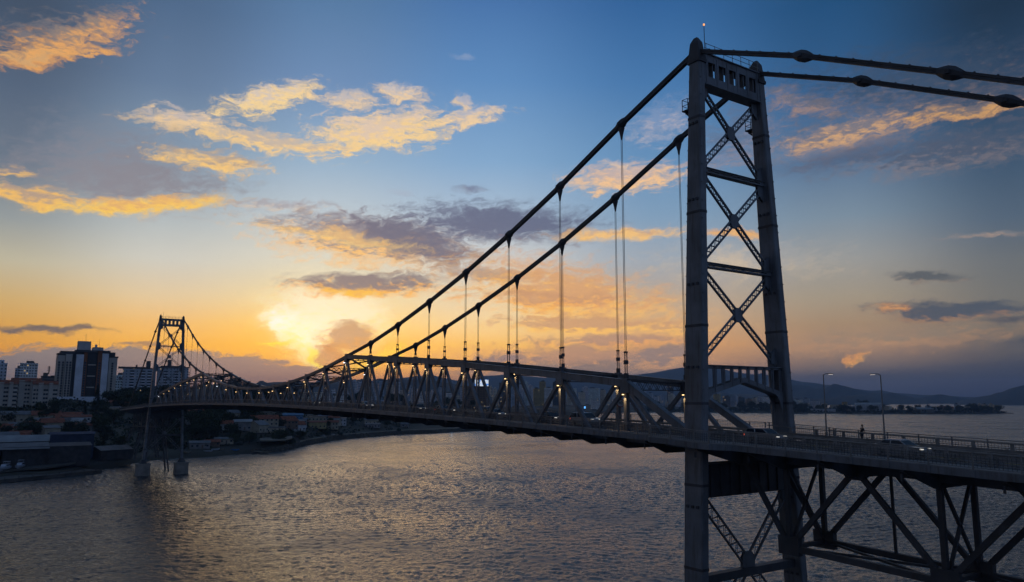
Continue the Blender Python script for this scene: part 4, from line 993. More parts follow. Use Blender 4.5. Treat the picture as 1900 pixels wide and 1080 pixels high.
SK = [ # x0, x1, top, metres inland, colour, style
 (560, 600, 728, 500, 'cream', 2), (596, 622, 722, 520, 'pale grey', 2), (600, 640, 735, 380, 'white', 2), (628, 650, 717, 640, 'pale grey', 0),
 (651, 662, 704, 700, 'pale grey', 1), (661, 675, 708, 720, 'pale grey', 1), (675, 689, 707, 720, 'cream', 1), (689, 699, 703, 700, 'pale grey', 1), (700, 712, 708, 740, 'blue grey', 1),
 (716, 728, 712, 760, 'beige', 0), (730, 742, 706, 820, 'pale grey', 0), (742, 752, 721, 700, 'beige', 0), (752, 762, 712, 900, 'blue grey', 0), (763, 775, 718, 780, 'pale grey', 1),
 (776, 786, 722, 700, 'white', 0), (787, 799, 724, 640, 'pale grey', 0), (800, 812, 721, 820, 'pale grey', 1), (812, 824, 716, 900, 'blue grey', 0), (827, 840, 727, 600, 'white', 3), (841, 853, 730, 560, 'cream', 0),
 (854, 866, 716, 500, 'pale grey', 3), (866, 908, 717, 420, 'brown', 2), (908, 914, 716, 640, 'cream', 1), (915, 922, 719, 640, 'cream', 1), (926, 941, 708, 900, 'dark grey', 0), (936, 950, 727, 620, 'blue grey', 0), (950, 960, 716, 800, 'blue grey', 0),
 (962, 972, 711, 760, 'pale grey', 0), (973, 980, 707, 800, 'pale blue', 1), (980, 989, 713, 820, 'pale grey', 1), (989, 1002, 719, 620, 'ochre', 0), (1001, 1013, 706, 640, 'ochre', 0), (1010, 1025, 718, 480, 'white', 3), (1026, 1041, 707, 640, 'dark glass', 3),
 (1042, 1050, 722, 700, 'pale grey', 0), (1052, 1062, 728, 640, 'beige', 0), (1064, 1070, 720, 900, 'pale blue', 2), (1073, 1086, 726, 700, 'cream', 0), (1080, 1092, 716, 900, 'pale grey', 1), (1092, 1113, 719, 620, 'pale blue', 3),
 (1096, 1112, 743, 160, 'white', 2), (1114, 1124, 722, 620, 'beige', 0), (1124, 1134, 730, 500, 'cream', 0), (1136, 1150, 719, 520, 'white', 3), (1151, 1158, 728, 560, 'pale grey', 1), (1160, 1170, 720, 680, 'pale grey', 1), (1172, 1182, 727, 560, 'blue grey', 0),
 (1184, 1192, 738, 320, 'white', 2), (1192, 1200, 724, 560, 'blue grey', 0), (1202, 1212, 728, 420, 'blue grey', 0), (1213, 1223, 734, 380, 'pale grey', 0), (1224, 1234, 732, 420, 'blue grey', 1), (1238, 1250, 706, 700, 'dark grey', 0), (1240, 1252, 730, 420, 'cream', 1), (1253, 1264, 733, 380, 'pale grey', 0), (1264, 1273, 738, 300, 'beige', 0),
 (1312, 1322, 738, 420, 'beige', 0), (1324, 1337, 730, 320, 'ochre', 0), (1341, 1355, 734, 380, 'dark grey', 0), (1356, 1369, 733, 420, 'blue grey', 1), (1369, 1381, 736, 460, 'dark glass', 0), (1383, 1395, 739, 380, 'brown', 0), (1396, 1404, 737, 400, 'beige', 0), (1405, 1413, 735, 380, 'pale grey', 1), (1413, 1431, 735, 360, 'white', 3), (1431, 1440, 736, 420, 'pale grey', 0),
 (1456, 1468, 735, 420, 'blue grey', 0), (1474, 1489, 740, 260, 'pale blue', 3), (1490, 1502, 738, 260, 'blue grey', 0), (1505, 1520, 745, 200, 'pale grey', 2),
 (1524, 1534, 749, 150, 'cream', 2), (1540, 1552, 751, 130, 'beige', 2), (1562, 1572, 746, 120, 'ochre', 2), (1640, 1652, 755, 60, 'beige', 2), (1664, 1672, 754, 80, 'pale grey', 2), (1690, 1704, 756, 60, 'beige', 2), (1716, 1726, 751, 90, 'blue grey', 0), (1732, 1742, 754, 60, 'pale grey', 2), (1770, 1779, 748, 90, 'blue grey', 0), (1786, 1798, 755, 60, 'cream', 2),
 (1803, 1809, 748, 120, 'beige', 0), (1814, 1821, 748, 110, 'beige', 1), (1822, 1829, 748, 110, 'beige', 0), (1834, 1842, 748, 100, 'beige', 1), (1843, 1853, 752, 90, 'beige', 2)]
POSTS = [(1163, 'first'), (1043, 'second'), (944, 'third'), (866, 'fourth'), (799, 'fifth'), (741, 'sixth'), (690, 'seventh'), (645, 'eighth'), (604, 'ninth')]
seen_ = {}
STY = {0: 'roof-housed', 1: 'ribbed', 2: 'flat', 3: 'framed'}
for i, (x0, x1, yt, d, col, st) in enumerate(SK):
    pm = (x0+x1)/2; hh = hgt(pm, yt, rshore(pm)+d)-inland(pm, d); sz = 'tall' if hh > 48 else 'medium' if hh > 26 else 'low'
    if pm < 1200:
        pp = min(POSTS, key=lambda q: abs(q[0]-pm)); side = 'behind' if abs(pp[0]-pm) < 5 else 'left of' if pm < pp[0] else 'right of'
        where = side+' the '+pp[1]+' truss post from the near tower'
    elif pm < 1275: where = 'on the city waterfront just left of the near tower'
    elif pm < 1445: where = 'under the arched portal between the legs of the near tower'
    elif pm < 1520: where = 'right beside the far leg of the near tower'
    elif pm < 1800: where = 'on the peninsula between the street lamps' if pm < 1632 else 'on the peninsula right of both street lamps'
    else: where = 'in the cluster at the tip of the peninsula'
    lb = f'{sz} {col} {STY[st]} building {where}'.replace('on the city waterfront just left of', 'just left of')
    lb = lb.replace('between the legs of the near tower', 'of the near tower').replace('on the peninsula right of', 'right of')
    c_ = seen_.get(lb, 0); seen_[lb] = c_+1
    if c_ == 1: lb = lb.replace(' building ', ' building, more right, ')
    if c_ == 2: lb = lb.replace(' building ', ' building, rightmost, ')
    tower_block(x0, x1, yt, d, col, lb, 'apartment_tower' if hh > 26 else 'apartment_building', 'city buildings across the water' if pm < 1520 else 'buildings on the peninsula', st)
# lit advertising screen on the roof of the dark block
dist = rshore(893)+400; a_ = Vector((*ground(881, dist), 0)); b2 = Vector((*ground(906, dist), 0)); z0 = hgt(893, 717, dist)+.5; z1 = hgt(893, 704.5, dist); c = (a_+b2)/2
root = empty('billboard_screen', (c.x, c.y, z0), face_cam(c.x, c.y)); w = (b2-a_).length
tag(root, 'bright white and blue lit advertising screen on the roof of the dark block', 'screen')
m = MB(); m.box((0, .6, (z1-z0)/2), (w+1, 1.0, z1-z0+1)); m.build('frame', dark_trim, root)
scr = bpy.data.materials.new('lit_screen'); scr.use_nodes = True; t = scr.node_tree; b = t.nodes['Principled BSDF']
tcn = nd(t, 'ShaderNodeTexCoord'); n = nd(t, 'ShaderNodeTexNoise'); n.inputs['Scale'].default_value = .22; n.inputs['Detail'].default_value = 1; t.links.new(tcn.outputs['Object'], n.inputs[0])
t.links.new(mixc(t, mrange(t, n.outputs['Fac'], .5, .56), (.75, .85, 1, 1), (.10, .30, .85, 1)), b.inputs['Emission Color']); b.inputs['Emission Strength'].default_value = .85; b.inputs['Base Color'].default_value = (.02, .02, .02, 1)
m = MB(); m.box((0, 0, (z1-z0)/2), (w, .2, z1-z0)); m.build('display', scr, root)

# ---- the big striped apartment tower on the left
def part(name, boxes, m_, root):
    m = MB()
    for c, s_ in boxes: m.box(c, s_)
    return m.build(name, m_, root)
dist = 700.0; gx, gy = ground(158, dist); zb = hgt(158, 742, dist)-3; sc_ = dist/FPX*1.02*math.hypot(1, 0)
dep_ = (Vector((gx, gy, CAM.z))-CAM).dot(fwd); sc_ = dep_/FPX
H_ = lambda y: hgt(158, y, dist)-zb
big = empty('apartment_tower', (gx, gy, zb), face_cam(gx, gy, 0.10))
tag(big, 'tallest apartment block at left with white and brown vertical stripes', 'building')
wht = mat("white_render", (.60, .64, .72), .8, 0, .15, .1); brn = mat("rust_brown_render", (.20, .075, .035), .85, 0, .2, .1); crm = mat("cream_render", (.45, .42, .38), .85, 0, .15, .1)
dkr = mat("dark_recess", (.04, .045, .055), .6, 0, .2, .2); glas = mat("window_glass", (.02, .03, .045), .12, 0, .1, .5); prap = mat("pale_parapet", (.45, .45, .46), .8, 0, .1, .2)
def X_of(px): return (px-158)*sc_*1.0
def col_(px0, px1, ytop, yf, name, m_, dpt=16):
    x0_, x1_ = X_of(px0), X_of(px1); h_ = H_(ytop); return part(name, [(((x0_+x1_)/2, yf+dpt/2, h_/2), (x1_-x0_, dpt, h_))], m_, big)
core = part('core', [((0, 10, H_(652)/2), (X_of(203)-X_of(113), 14, H_(652)))], dkr, big)
W1 = col_(109, 121, 660, 2.5, 'wall', crm); W2 = col_(121.5, 132, 658, .8, 'wall', crm); W3 = col_(138, 150, 658, -1.2, 'wall', wht); W4 = col_(150.3, 156, 654, -.8, 'wall', brn)
W5 = col_(173, 180, 650, -.8, 'wall', brn); W6 = col_(180.3, 191, 655, -1.2, 'wall', wht); W7 = col_(193, 207, 662, 2.0, 'wall', crm); W8 = col_(156.3, 172.7, 655, 1.2, 'wall', dkr)
part('roof_house', [((X_of(151), 9, H_(648)), (X_of(162)-X_of(141), 9, H_(636.5)*2-H_(652)*2)), ((X_of(151), 9, H_(636)), (X_of(161)-X_of(143), 8, .6))], prap, big)
part('roof_house', [((X_of(174), 9, (H_(643)+H_(655))/2), (X_of(183)-X_of(166), 9, H_(643)-H_(655))), ((X_of(171), 9, H_(641)), (1.6, 1.6, 3))], prap, big)
part('parapet', [((X_of(165), 7, H_(652)+.3), (X_of(192)-X_of(135), 15, 1.6))], dark_trim, big)
part('parapet', [((X_of(121), 9, H_(657.5)), (X_of(133)-X_of(108), 14, 1.2)), ((X_of(200), 9, H_(661)), (X_of(208)-X_of(191), 14, 1.2))], dark_trim, big)
part('antenna', [((X_of(153), 9, H_(631)), (.18, .18, 11))], dark_trim, big); part('antenna', [((X_of(176), 9, H_(637)), (.15, .15, 9))], dark_trim, big)
for wl, pxc, yf, ws in ((W1, (112, 118), 2.5, 1.3), (W2, (124.5, 129.5), .8, 1.3), (W4, (153,), -.8, 1.5), (W5, (176.5,), -.8, 1.5), (W7, (199,), 2.0, 1.4)):
    for p in pxc:
        for f_ in range(14):
            m = MB(); z = 6+f_*(H_(664)-8)/14; m.box((X_of(p), yf-.03, z), (ws, .12, 1.4)); m.box((X_of(p), yf-.08, z-.8), (ws+.3, .25, .12)); m.build('window', glas, wl)
for f_ in range(15):
    z = 4+f_*(H_(664)-5)/14; m = MB(); m.box((X_of(164.5), .75, z), (X_of(171)-X_of(158), 1.0, .9)); m.build('balcony', dkr if f_ % 4 else crm, W8)
wl = part('wall', [((X_of(131), -9, H_(744)/2-2), (60, 1, 9)), ((X_of(155), -8, H_(744)/2-1), (46, 1, 11))], wht, big)
# ---- the two grey slab blocks behind the far tower
def slab(px0, px1, ytop, d, label, tw=(0, 0), base_y=742):
    pm = (px0+px1)/2; gx, gy = ground(pm, d); zb = hgt(pm, base_y, d)-4; dp = (Vector((gx, gy, CAM.z))-CAM).dot(fwd); s_ = dp/FPX
    root = empty('slab_block', (gx, gy, zb), face_cam(gx, gy, .04)); Hh = hgt(pm, ytop, d)-zb; w = (px1-px0)*s_
    g_ = facade('slab', (.38, .43, .50), bay=3.4, wfr=.3, hfr=.4)
    wl = part('wall', [((0, 7, Hh/2), (w, 14, Hh))], g_, root)
    part('parapet', [((0, 7, Hh+.4), (w+1, 15, .9))], dark_trim, root)
    part('roof_house', [((X*w, 7, Hh+q/2), (wd_*w, 8, q)) for X, wd_, q in tw], dark_trim, root)
    for k in (-.22, .12, .3):
        for f_ in range(int(Hh/3)-1):
            m = MB(); z = 3+f_*3.0; m.box((k*w, -.7, z), (w*.11, 1.5, 1.1)); m.box((k*w, -.02, z+1.4), (w*.11, .1, 1.7), 1); m.build('balcony', [wht, glas], wl)
    tag(root, label, 'building', 'grey slab blocks behind the far tower'); return root
slab(228, 283, 684, 900, 'left grey slab block with balconies, seen left of the far bridge tower', ((-.2, .9, 2), (.26, .13, 8.5), (-.1, .05, 4)))
slab(291, 344, 682, 900, 'right grey slab block seen between the legs of the far bridge tower', ((0, .8, 2), (-.12, .12, 8.5), (.3, .05, 3.5)))
tower_block(209, 247, 701, 520, 'pale blue', 'pale blue stepped block right of the striped tower block', 'apartment_building', None, 3, .1)
tower_block(212, 233, 692, 560, 'pale blue', 'small pale blue upper block between the striped tower and the left slab block', 'apartment_building', None, 0, .1)
tower_block(-16, 5, 668, 420, 'pale grey', 'grey tower cut by the left edge of the picture', 'apartment_tower', None, 1, 0)
tower_block(24, 36, 679, 640, 'blue grey', 'lower dark wing left of the banded pale tower', 'apartment_tower', None, 0, 0)
tower_block(34, 62, 670, 620, 'white', 'banded pale tower with a stepped top at far left', 'apartment_tower', None, 3, 0)
tower_block(74, 92, 692, 360, 'dark grey', 'old dark building with a roof tank left of the striped tower block', 'apartment_building', None, 0, 0)
tower_block(92, 108, 691, 340, 'dark grey', 'dark boxy building touching the left side of the striped tower block', 'apartment_building', None, 0, 0)
# telecom mast on the dark building
a_ = ground(86, rshore(86)+360); m = MB(); z_ = hgt(86, 690, rshore(86)+360); m.tube([(a_[0], a_[1], z_-2), (a_[0], a_[1], z_+5)], .5, 6)
for k in range(3): m.box((a_[0], a_[1], z_+1+k*1.6), (2.6, 2.6, .25))
tag(m.build('telecom_mast', dark_trim), 'short mast with antenna racks on the old dark building', 'antenna')

# ---- houses with pitched roofs
tile = mat("clay_roof_tile", (.23, .075, .04), .85, 0, .35, .8, .4, 4); greyroof = mat("grey_sheet_roof", (.15, .15, .16), .6, .2, .2, .3); blueroof = mat("blue_sheet_roof", (.05, .16, .30), .6, .1, .2, .3)
palesheet = mat("pale_sheet_roof", (.30, .31, .32), .55, .2, .2, .15)
RM = {'red': tile, 'grey': greyroof, 'blue': blueroof, 'pale': palesheet}
HW = {'white': (.42, .44, .48), 'cream': (.33, .30, .24), 'grey': (.20, .20, .21), 'blue': (.12, .22, .36), 'yellow': (.32, .27, .14), 'brown': (.14, .10, .08)}
hm = {k: mat('house_'+k, v, .9, 0, .2, .3) for k, v in HW.items()}
def house(px, d, w, dp, h_, roof, wall, label, rz=0.0, rh=None, group=None, dz=0.0, fl=1):
    c = at(px, d); root = empty('house', (c.x, c.y, c.z-.6+dz), face_cam(c.x, c.y, rz)); h_ += .6
    m = MB(); m.box((0, 0, h_/2), (w, dp, h_)); rh = rh if rh is not None else dp*.28
    if rh > 0: m.prism([(-dp/2, h_), (dp/2, h_), (0, h_+rh)], 'x', -w/2, w/2)
    m.build('wall', hm[wall], root)
    m = MB(); e = .5
    if rh > 0:
        for s_ in (-1, 1):
            q0, q1 = Vector((0, s_*(dp/2+e), h_-rh*e/(dp/2))), Vector((0, 0, h_+rh)); n_ = Vector((0, s_*rh, dp/2)).normalized()*.18
            m.loft([[(X, *(q0)[1:]) for X in (-w/2-e, w/2+e)] + [(X, *(q1)[1:]) for X in (w/2+e, -w/2-e)], [(X, *(q0+n_)[1:]) for X in (-w/2-e, w/2+e)] + [(X, *(q1+n_)[1:]) for X in (w/2+e, -w/2-e)]])
    else: m.box((0, 0, h_+.12), (w+.8, dp+.8, .24)); m.box((0, -dp/2-.3, h_-.2), (w+.9, .1, .5))
    m.build('roof', RM[roof], root)
    nw = max(2, int(w/3))
    for f_ in range(fl):
        for k in range(nw):
            if f_ == 0 and k == nw//2:
                m = MB(); m.box((-w/2+w*(k+.5)/nw, -dp/2-.03, 1.6), (1.0, .1, 2.1)); m.build('door', hm['brown'], root); continue
            m = MB(); m.box((-w/2+w*(k+.5)/nw, -dp/2-.03, 2.2+f_*2.9), (1.2, .1, 1.1)); m.build('window', glas, root)
    return tag(root, label, 'house', group)
HS = [
 (492, 80, 20, 9, 5.5, 'red', 'cream', 'long red roofed house, leftmost of the houses under the deck', .15, 2.6, 2),
 (482, 62, 11, 10, 5, 'grey', 'cream', 'grey gabled house left of the long red roofed house', .9, 3, 1),
 (513, 60, 14, 8, 4, 'grey', 'cream', 'low house with pale flat roof below the long red roofed house', .1, 0, 1),
 (535, 75, 13, 10, 6, 'red', 'brown', 'red roofed brown house in the middle of the houses under the deck', .6, 3.2, 2),
 (552, 60, 12, 9, 5, 'red', 'white', 'red roofed white house right of the brown house', .4, 2.6, 1),
 (545, 95, 16, 9, 7, 'blue', 'blue', 'blue house with blue roof behind the red roofed houses', .0, 1.4, 2),
 (560, 72, 9, 8, 7, 'blue', 'white', 'narrow blue roofed white house right of the blue house', .1, 0, 2),
 (588, 60, 17, 9, 5, 'red', 'yellow', 'yellow house with a shallow red roof near the shore road', .1, 1.2, 1),
 (590, 78, 16, 9, 7, 'grey', 'cream', 'cream house with terrace roof behind the yellow house', 0, 0, 2),
 (617, 50, 12, 9, 6, 'red', 'cream', 'tall cream house with red tiles left of the small white house', .0, 1.6, 2),
 (635, 62, 9, 8, 7, 'pale', 'white', 'small white flat roofed house, rightmost under the deck', .0, 0, 2),
 (600, 100, 10, 8, 6, 'blue', 'blue', 'blue shed roof house just under the deck edge', .2, 1.6, 1),
 (692, 45, 15, 9, 4, 'pale', 'grey', 'building with a pale canopy roof behind the shore road', .1, 0, 1),
 (752, 40, 8, 6, 3, 'grey', 'grey', 'small grey house by the shore road right of the pale canopy', .1, 1.5, 1),
 (12, 118, 14, 9, 5, 'grey', 'grey', 'grey house at the left edge above the boat sheds', .2, 2, 1),
 (22, 95, 9, 7, 4, 'pale', 'white', 'small white house above the boat sheds near the left edge', .1, 1.6, 1),
 (70, 100, 13, 8, 4.5, 'grey', 'white', 'white walled house with small windows above the long pale roof', .1, 1.8, 1),
 (88, 92, 9, 7, 4, 'blue', 'blue', 'blue house right of the white walled house', .1, 1.4, 1),
 (66, 145, 10, 8, 4, 'red', 'cream', 'red roofed cottage high on the far left slope', .3, 2, 1),
 (42, 150, 11, 8, 4, 'grey', 'cream', 'grey roofed cottage on the far left slope', -.2, 2, 1),
 (100, 150, 12, 8, 4.5, 'red', 'cream', 'red roofed house below the cream apartment row', .2, 2.4, 1),
 (88, 178, 16, 10, 4, 'red', 'cream', 'wide low red roof directly below the retaining wall', .1, 2.5, 1),
 (128, 160, 14, 9, 5, 'red', 'white', 'red roofed villa below the striped tower block', .15, 2.6, 2),
 (145, 150, 16, 9, 6, 'red', 'white', 'white house with a row of small windows below the striped tower block', .1, 1.2, 2),
 (30, 180, 17, 10, 5, 'grey', 'cream', 'large cream hall with a grey roof below the apartment row', .1, 2.0, 1),
 (148, 85, 10, 7, 4, 'pale', 'white', 'white hut above the dark blue boat shed', 0, 0, 1),
 (205, 185, 14, 8, 4, 'pale', 'cream', 'pale roofed kiosk right of the striped tower block', 0, 0, 1),
 (222, 200, 13, 8, 5, 'red', 'brown', 'brown house with small windows beside the deck end', 0, 1.5, 1),
 (375, 26, 12, 7, 3.4, 'grey', 'grey', 'fishing shed on the beach right of the far tower', .1, 1.2, 1),
 (398, 30, 9, 6, 3, 'red', 'brown', 'red roofed fishing hut on the beach', .2, 1.2, 1),
 (420, 34, 12, 7, 3, 'grey', 'cream', 'cream fishing hut under the dark trees', .0, 1.0, 1),
 (1610, 60, 62, 22, 17, 'pale', 'white', 'large pale white house on the peninsula right of the second street lamp', .1, 5, 3),
 (1526, 40, 60, 16, 7, 'pale', 'white', 'long low white roofed shed at the water by the left street lamp', 0, 0, 1),
 (1580, 50, 30, 16, 10, 'grey', 'cream', 'cream house on the peninsula between the lamps', .2, 4, 2),
 (1715, 30, 38, 16, 9, 'pale', 'grey', 'grey house with a pale roof near the middle of the peninsula', .1, 3, 2),
 (1755, 40, 30, 16, 10, 'red', 'cream', 'red roofed house in the right half of the peninsula', .1, 4, 2),
]
for (px, d, w, dp, h_, rf, wl, lb, rz, rh, fl) in HS: house(px, d, w, dp, h_, rf, wl, lb, rz, rh, None, 0, fl)
rh_ = random.Random(77)
for p0, p1, d0, d1, n_, lb, gr in ((5, 160, 70, 175, 14, 'small house half hidden by trees on the dark far left hillside', 'small houses of the far left hillside'), (345, 470, 40, 120, 7, 'small dim house among the trees behind the fishing huts', 'dim houses behind the fishing huts'), (560, 760, 50, 110, 10, 'small dim house on the bank behind the shore road', 'dim houses behind the shore road')):
    for _ in range(n_): house(rh_.uniform(p0, p1), rh_.uniform(d0, d1), rh_.uniform(8, 13), rh_.uniform(6, 8), rh_.uniform(3, 6), rh_.choice(('red', 'grey', 'grey', 'pale')), rh_.choice(('white', 'cream', 'cream', 'grey')), lb, rh_.uniform(-.6, .6), rh_.uniform(1.2, 2.2), gr)
# cream apartment row with red roofs
for i, (px, w, yt, lb) in enumerate(((8, 30, 708, 'leftmost cream apartment house with a red roof, cut by the picture edge'), (47, 36, 704, 'middle cream apartment house with curved gable and red roofs'), (82, 32, 709, 'right cream apartment house with a red roof beside the tall tower'))):
    d = 235; dist = rshore(px)+d; c = at(px, d); h_ = hgt(px, yt+4, dist)-c.z
    root = empty('apartment_house', (c.x, c.y, c.z-1), face_cam(c.x, c.y, .08)); h_ += 1
    k_ = dist/FPX*1.15; w_ = w*k_*.9
    m = MB(); m.box((0, 5, h_/2), (w_, 12, h_)); m.box((-w_*.18, -1.4, h_*.5+.5), (w_*.2, 1.2, h_+1)); m.box((w_*.22, -1.4, h_*.5+.5), (w_*.16, 1.2, h_+1)); m.build('wall', crm, root)
    m = MB(); m.prism([(-2.2, h_), (12.2, h_), (9, h_+2.6), (1, h_+2.6)], 'x', -w_/2-.4, w_/2+.4); m.build('roof', tile, root)
    for f_ in range(int(h_/3)):
        for q in (-.42, -.3, -.02, .08, .36, .45):
            m = MB(); m.box((q*w_, -1.02, 2+f_*2.9), (1.3, .1, 1.3)); m.build('window', glas, root)
    tag(root, lb, 'building', 'cream apartment row')

# ---- waterfront sheds, quay, boats at the left
def shed(px, d, w, dp, h_, rh, wallm, roofm, label, rz=0.0, openfront=False):
    c = at(px, d); root = empty('boat_shed', (c.x, c.y, c.z), face_cam(c.x, c.y, rz)); m = MB()
    if openfront:
        m.box((0, dp/2-.1, h_/2), (w, .2, h_)); m.box((w/2-.1, 0, h_/2), (.2, dp, h_)); m.box((-w/2+.1, 0, h_/2), (.2, dp, h_))
        for k in (-.3, 0, .25): m.box((w*k, -dp/2+.2, h_/2), (.35, .35, h_))
    else: m.box((0, 0, h_/2), (w, dp, h_)); m.prism([(-dp/2, h_), (dp/2, h_), (0, h_+rh)], 'x', -w/2, w/2)
    m.build('wall', wallm, root); m = MB()
    for s_ in (-1, 1):
        m.bar((-w/2-.5, s_*(dp/4+.1), h_+rh/2+.12), (w/2+.5, s_*(dp/4+.1), h_+rh/2+.12), math.hypot(dp/2, rh)+.3, .15, up=(0, s_*rh, dp/2))
    m.build('roof', roofm, root)
    if not openfront:
        m = MB(); m.box((-w*.2, -dp/2-.05, 2), (4, .12, 4)); m.build('door', dkr, root)
    return tag(root, label, 'shed')
dkw = mat("dark_shed_wall", (.05, .05, .055), .9, 0, .3, .4); navy = mat("navy_shed_wall", (.03, .045, .09), .8, 0, .2, .4)
shed(18, 32, 34, 18, 9, 2.5, dkw, greyroof, 'open fronted boat shed at the left edge with two yachts before it', .05, True)
shed(95, 34, 36, 20, 9.5, 1.2, dkw, dark_trim, 'large dark windowless boat shed in the middle of the quay', .06)
shed(45, 70, 42, 12, 9, 3, dkw, palesheet, 'long shed with a pale ridged roof behind the dark boat shed', .03)
shed(140, 52, 20, 14, 13, 1.0, navy, navy, 'tall navy blue shed at the right end of the boat sheds', .02)
shed(212, 26, 17, 14, 5, 2.0, dkw, greyroof, 'low shed with a grey hipped roof left of the far tower pier', .5)
quaym = mat("quay_concrete", (.075, .07, .065), .9, 0, .3, .3)
m = MB(); a_ = at(-60, -2); b2 = at(186, -12); d_ = (b2-a_); d_.z = 0; n_ = Vector((-d_.y, d_.x, 0)).normalized()
if n_.dot(Vector((CAM.x-a_.x, CAM.y-a_.y, 0))) < 0: n_ = -n_
m.loft([[(p+n_*o_).to_tuple()[:2]+(z,) for o_, z in ((5, -2), (5, 1.5), (-14, 1.5), (-14, -2))] for p in (a_, b2)])
for k in range(10):
    p = a_.lerp(b2, (k+.5)/10)+n_*4.6; m.box((p.x, p.y, 1.9), (.3, .3, .9))
tag(m.build('quay', quaym), 'dark concrete quay running along the water before the boat sheds', 'quay')
hull = mat("white_gelcoat", (.38, .42, .50), .3, 0, .08, 1, coat=.3)
def yacht(px, d, label, rz):
    c = at(px, d); root = empty('motor_yacht', (c.x, c.y, 3.6), rz); m = MB()
    sec = [(-4.6, 1.45, -.1, 1.35), (-2, 1.65, -.3, 1.4), (1.5, 1.6, -.2, 1.55), (3.8, 1.0, .1, 1.8), (5.2, .08, .9, 2.0)]
    m.loft([[(x, -w, zt), (x, -w*.92, (zb_+zt)/2), (x, 0, zb_-.3), (x, w*.92, (zb_+zt)/2), (x, w, zt), (x, 0, zt+.05)] for x, w, zb_, zt in sec]); m.build('hull', hull, root)
    m = MB(); m.loft([[(-3.4, y, z) for y, z in ((-1.2, 1.4), (-1.1, 2.6), (1.1, 2.6), (1.2, 1.4))], [(.6, y, z) for y, z in ((-1.2, 1.5), (-1.0, 2.5), (1.0, 2.5), (1.2, 1.5))], [(2.4, y, z) for y, z in ((-.9, 1.6), (-.7, 1.75), (.7, 1.75), (.9, 1.6))]])
    cb = m.build('cabin', hull, root); m = MB(); m.box((-1.2, 0, 2.05), (4.0, 2.42, .5)); m.build('window_band', glas, cb)
    m = MB(); m.box((-2.4, 0, 3.6), (3, 2.2, .12))
    for s_ in (-1, 1): m.bar((-3.2, s_*.9, 2.5), (-3.4, s_*1.0, 3.6), .08, .08); m.bar((-1.4, s_*.9, 2.5), (-1.1, s_*1.0, 3.6), .08, .08)
    m.build('canopy', hull, root)
    m = MB(); m.box((-2, 0, -.7), (.6, 2.4, 1.2)); m.box((2, 0, -.6), (.6, 1.6, 1.4)); m.build('cradle', dark_trim, root)
    return tag(root, label, 'boat', 'motor yachts on the quay')
yv = face_cam(*ground(30, 395)[:2])
yacht(20, 12, 'left white motor yacht standing on the quay before the open shed', yv-1.9)
yacht(48, 14, 'right white motor yacht standing on the quay before the open shed', yv-1.75)
woodm = mat("painted_boat_wood", (.20, .18, .14), .8, 0, .3, 1); bluec = mat("blue_tarp", (.04, .16, .42), .7, 0, .2, 1)
def rowboat(px, d, label, rz, m_=None, z=None, L_=5):
    c = at(px, d); root = empty('fishing_boat', (c.x, c.y, (max(c.z, .1) if z is None else z)+.35), rz); m = MB()
    sec = [(-L_/2, .5, .0, .6), (-L_*.2, .85, -.25, .55), (L_*.2, .8, -.25, .62), (L_/2, .05, .3, 1.0)]
    for o_ in (0,):
        m.loft([[(x, -w, zt), (x, -w*.7, zb_), (x, w*.7, zb_), (x, w, zt), (x, w*.85, zt-.04), (x, w*.6, zb_+.12), (x, -w*.6, zb_+.12), (x, -w*.85, zt-.04)] for x, w, zb_, zt in sec])
    m.build('hull', m_ or woodm, root); m = MB(); m.box((0, 0, .35), (.3, 1.4, .06)); m.box((-L_*.28, 0, .35), (.3, 1.2, .06)); m.build('bench', woodm, root)
    return tag(root, label, 'boat', 'small boats on the beach')
rowboat(352, 6, 'pale rowing boat drawn up closest to the far tower pier', 1.2)
rowboat(392, 8, 'long pale rowing boat lying on the beach among the huts', .6, hull, None, 7)
rowboat(405, 12, 'white rowing boat behind the long pale boat on the beach', 1.4, hull)
rowboat(416, 9, 'small wooden boat right of the two pale boats on the beach', .4)
rowboat(441, 5, 'boat under a bright blue cover at the water edge', .8, bluec, None, 6)
rowboat(478, -4, 'dark wooden boat afloat beside the little jetty', 2.4, dark_trim, -.1, 8)
m = MB(); a_ = at(470, 6); b2 = at(504, -16)
m.bar((a_.x, a_.y, 1.3), (b2.x, b2.y, 1.3), 2.0, .2)
for k in range(8):
    p = a_.lerp(b2, k/7)
    for s_ in (-.8, .8): m.bar((p.x+s_, p.y+s_*.3, -2), (p.x+s_, p.y+s_*.3, 1.9 if k > 4 else 1.3), .2, .2)
tag(m.build('jetty', woodm), 'small wooden jetty on posts beside the dark domed tree', 'jetty')
# lamps lit on the left shore
def shore_lamp(px, d, h_, lb, m_, gr=None):
    c = at(px, d); root = empty('shore_lamp', (c.x, c.y, c.z)); m = MB(); m.tube([(0, 0, 0), (0, 0, h_)], .09, 6); m.build('pole', dark_trim, root)
    m = MB(); m.box((0, 0, h_+.1), (.5, .5, .25)); m.build('bulb', m_, root); return tag(root, lb, 'lamp', gr)
dimb = mat('dim_warm_bulb', (1, .8, .5), .5, 0, 0, emit=(1, .68, .34), estr=2.2); dimw = mat('dim_white_bulb', (1, 1, 1), .5, 0, 0, emit=(.9, .95, 1), estr=2.6)
shore_lamp(50, 27, 4.2, 'white lamp shining in the opening of the left boat shed', dimw); shore_lamp(56, 28, 4.4, 'orange lamp beside the white lamp in the boat shed opening', dimb)
for p, d, h_, lb in ((247, 205, 12, 'dim lamp in the tree clump left of the far tower'), (259, 200, 13, 'warm lamp touching the left side of the far tower'), (205, 215, 5, 'lamp by the pale kiosk right of the striped tower block'), (222, 190, 5, 'lamp at the road bend near the deck end')): shore_lamp(p, d, h_, lb, dimb)
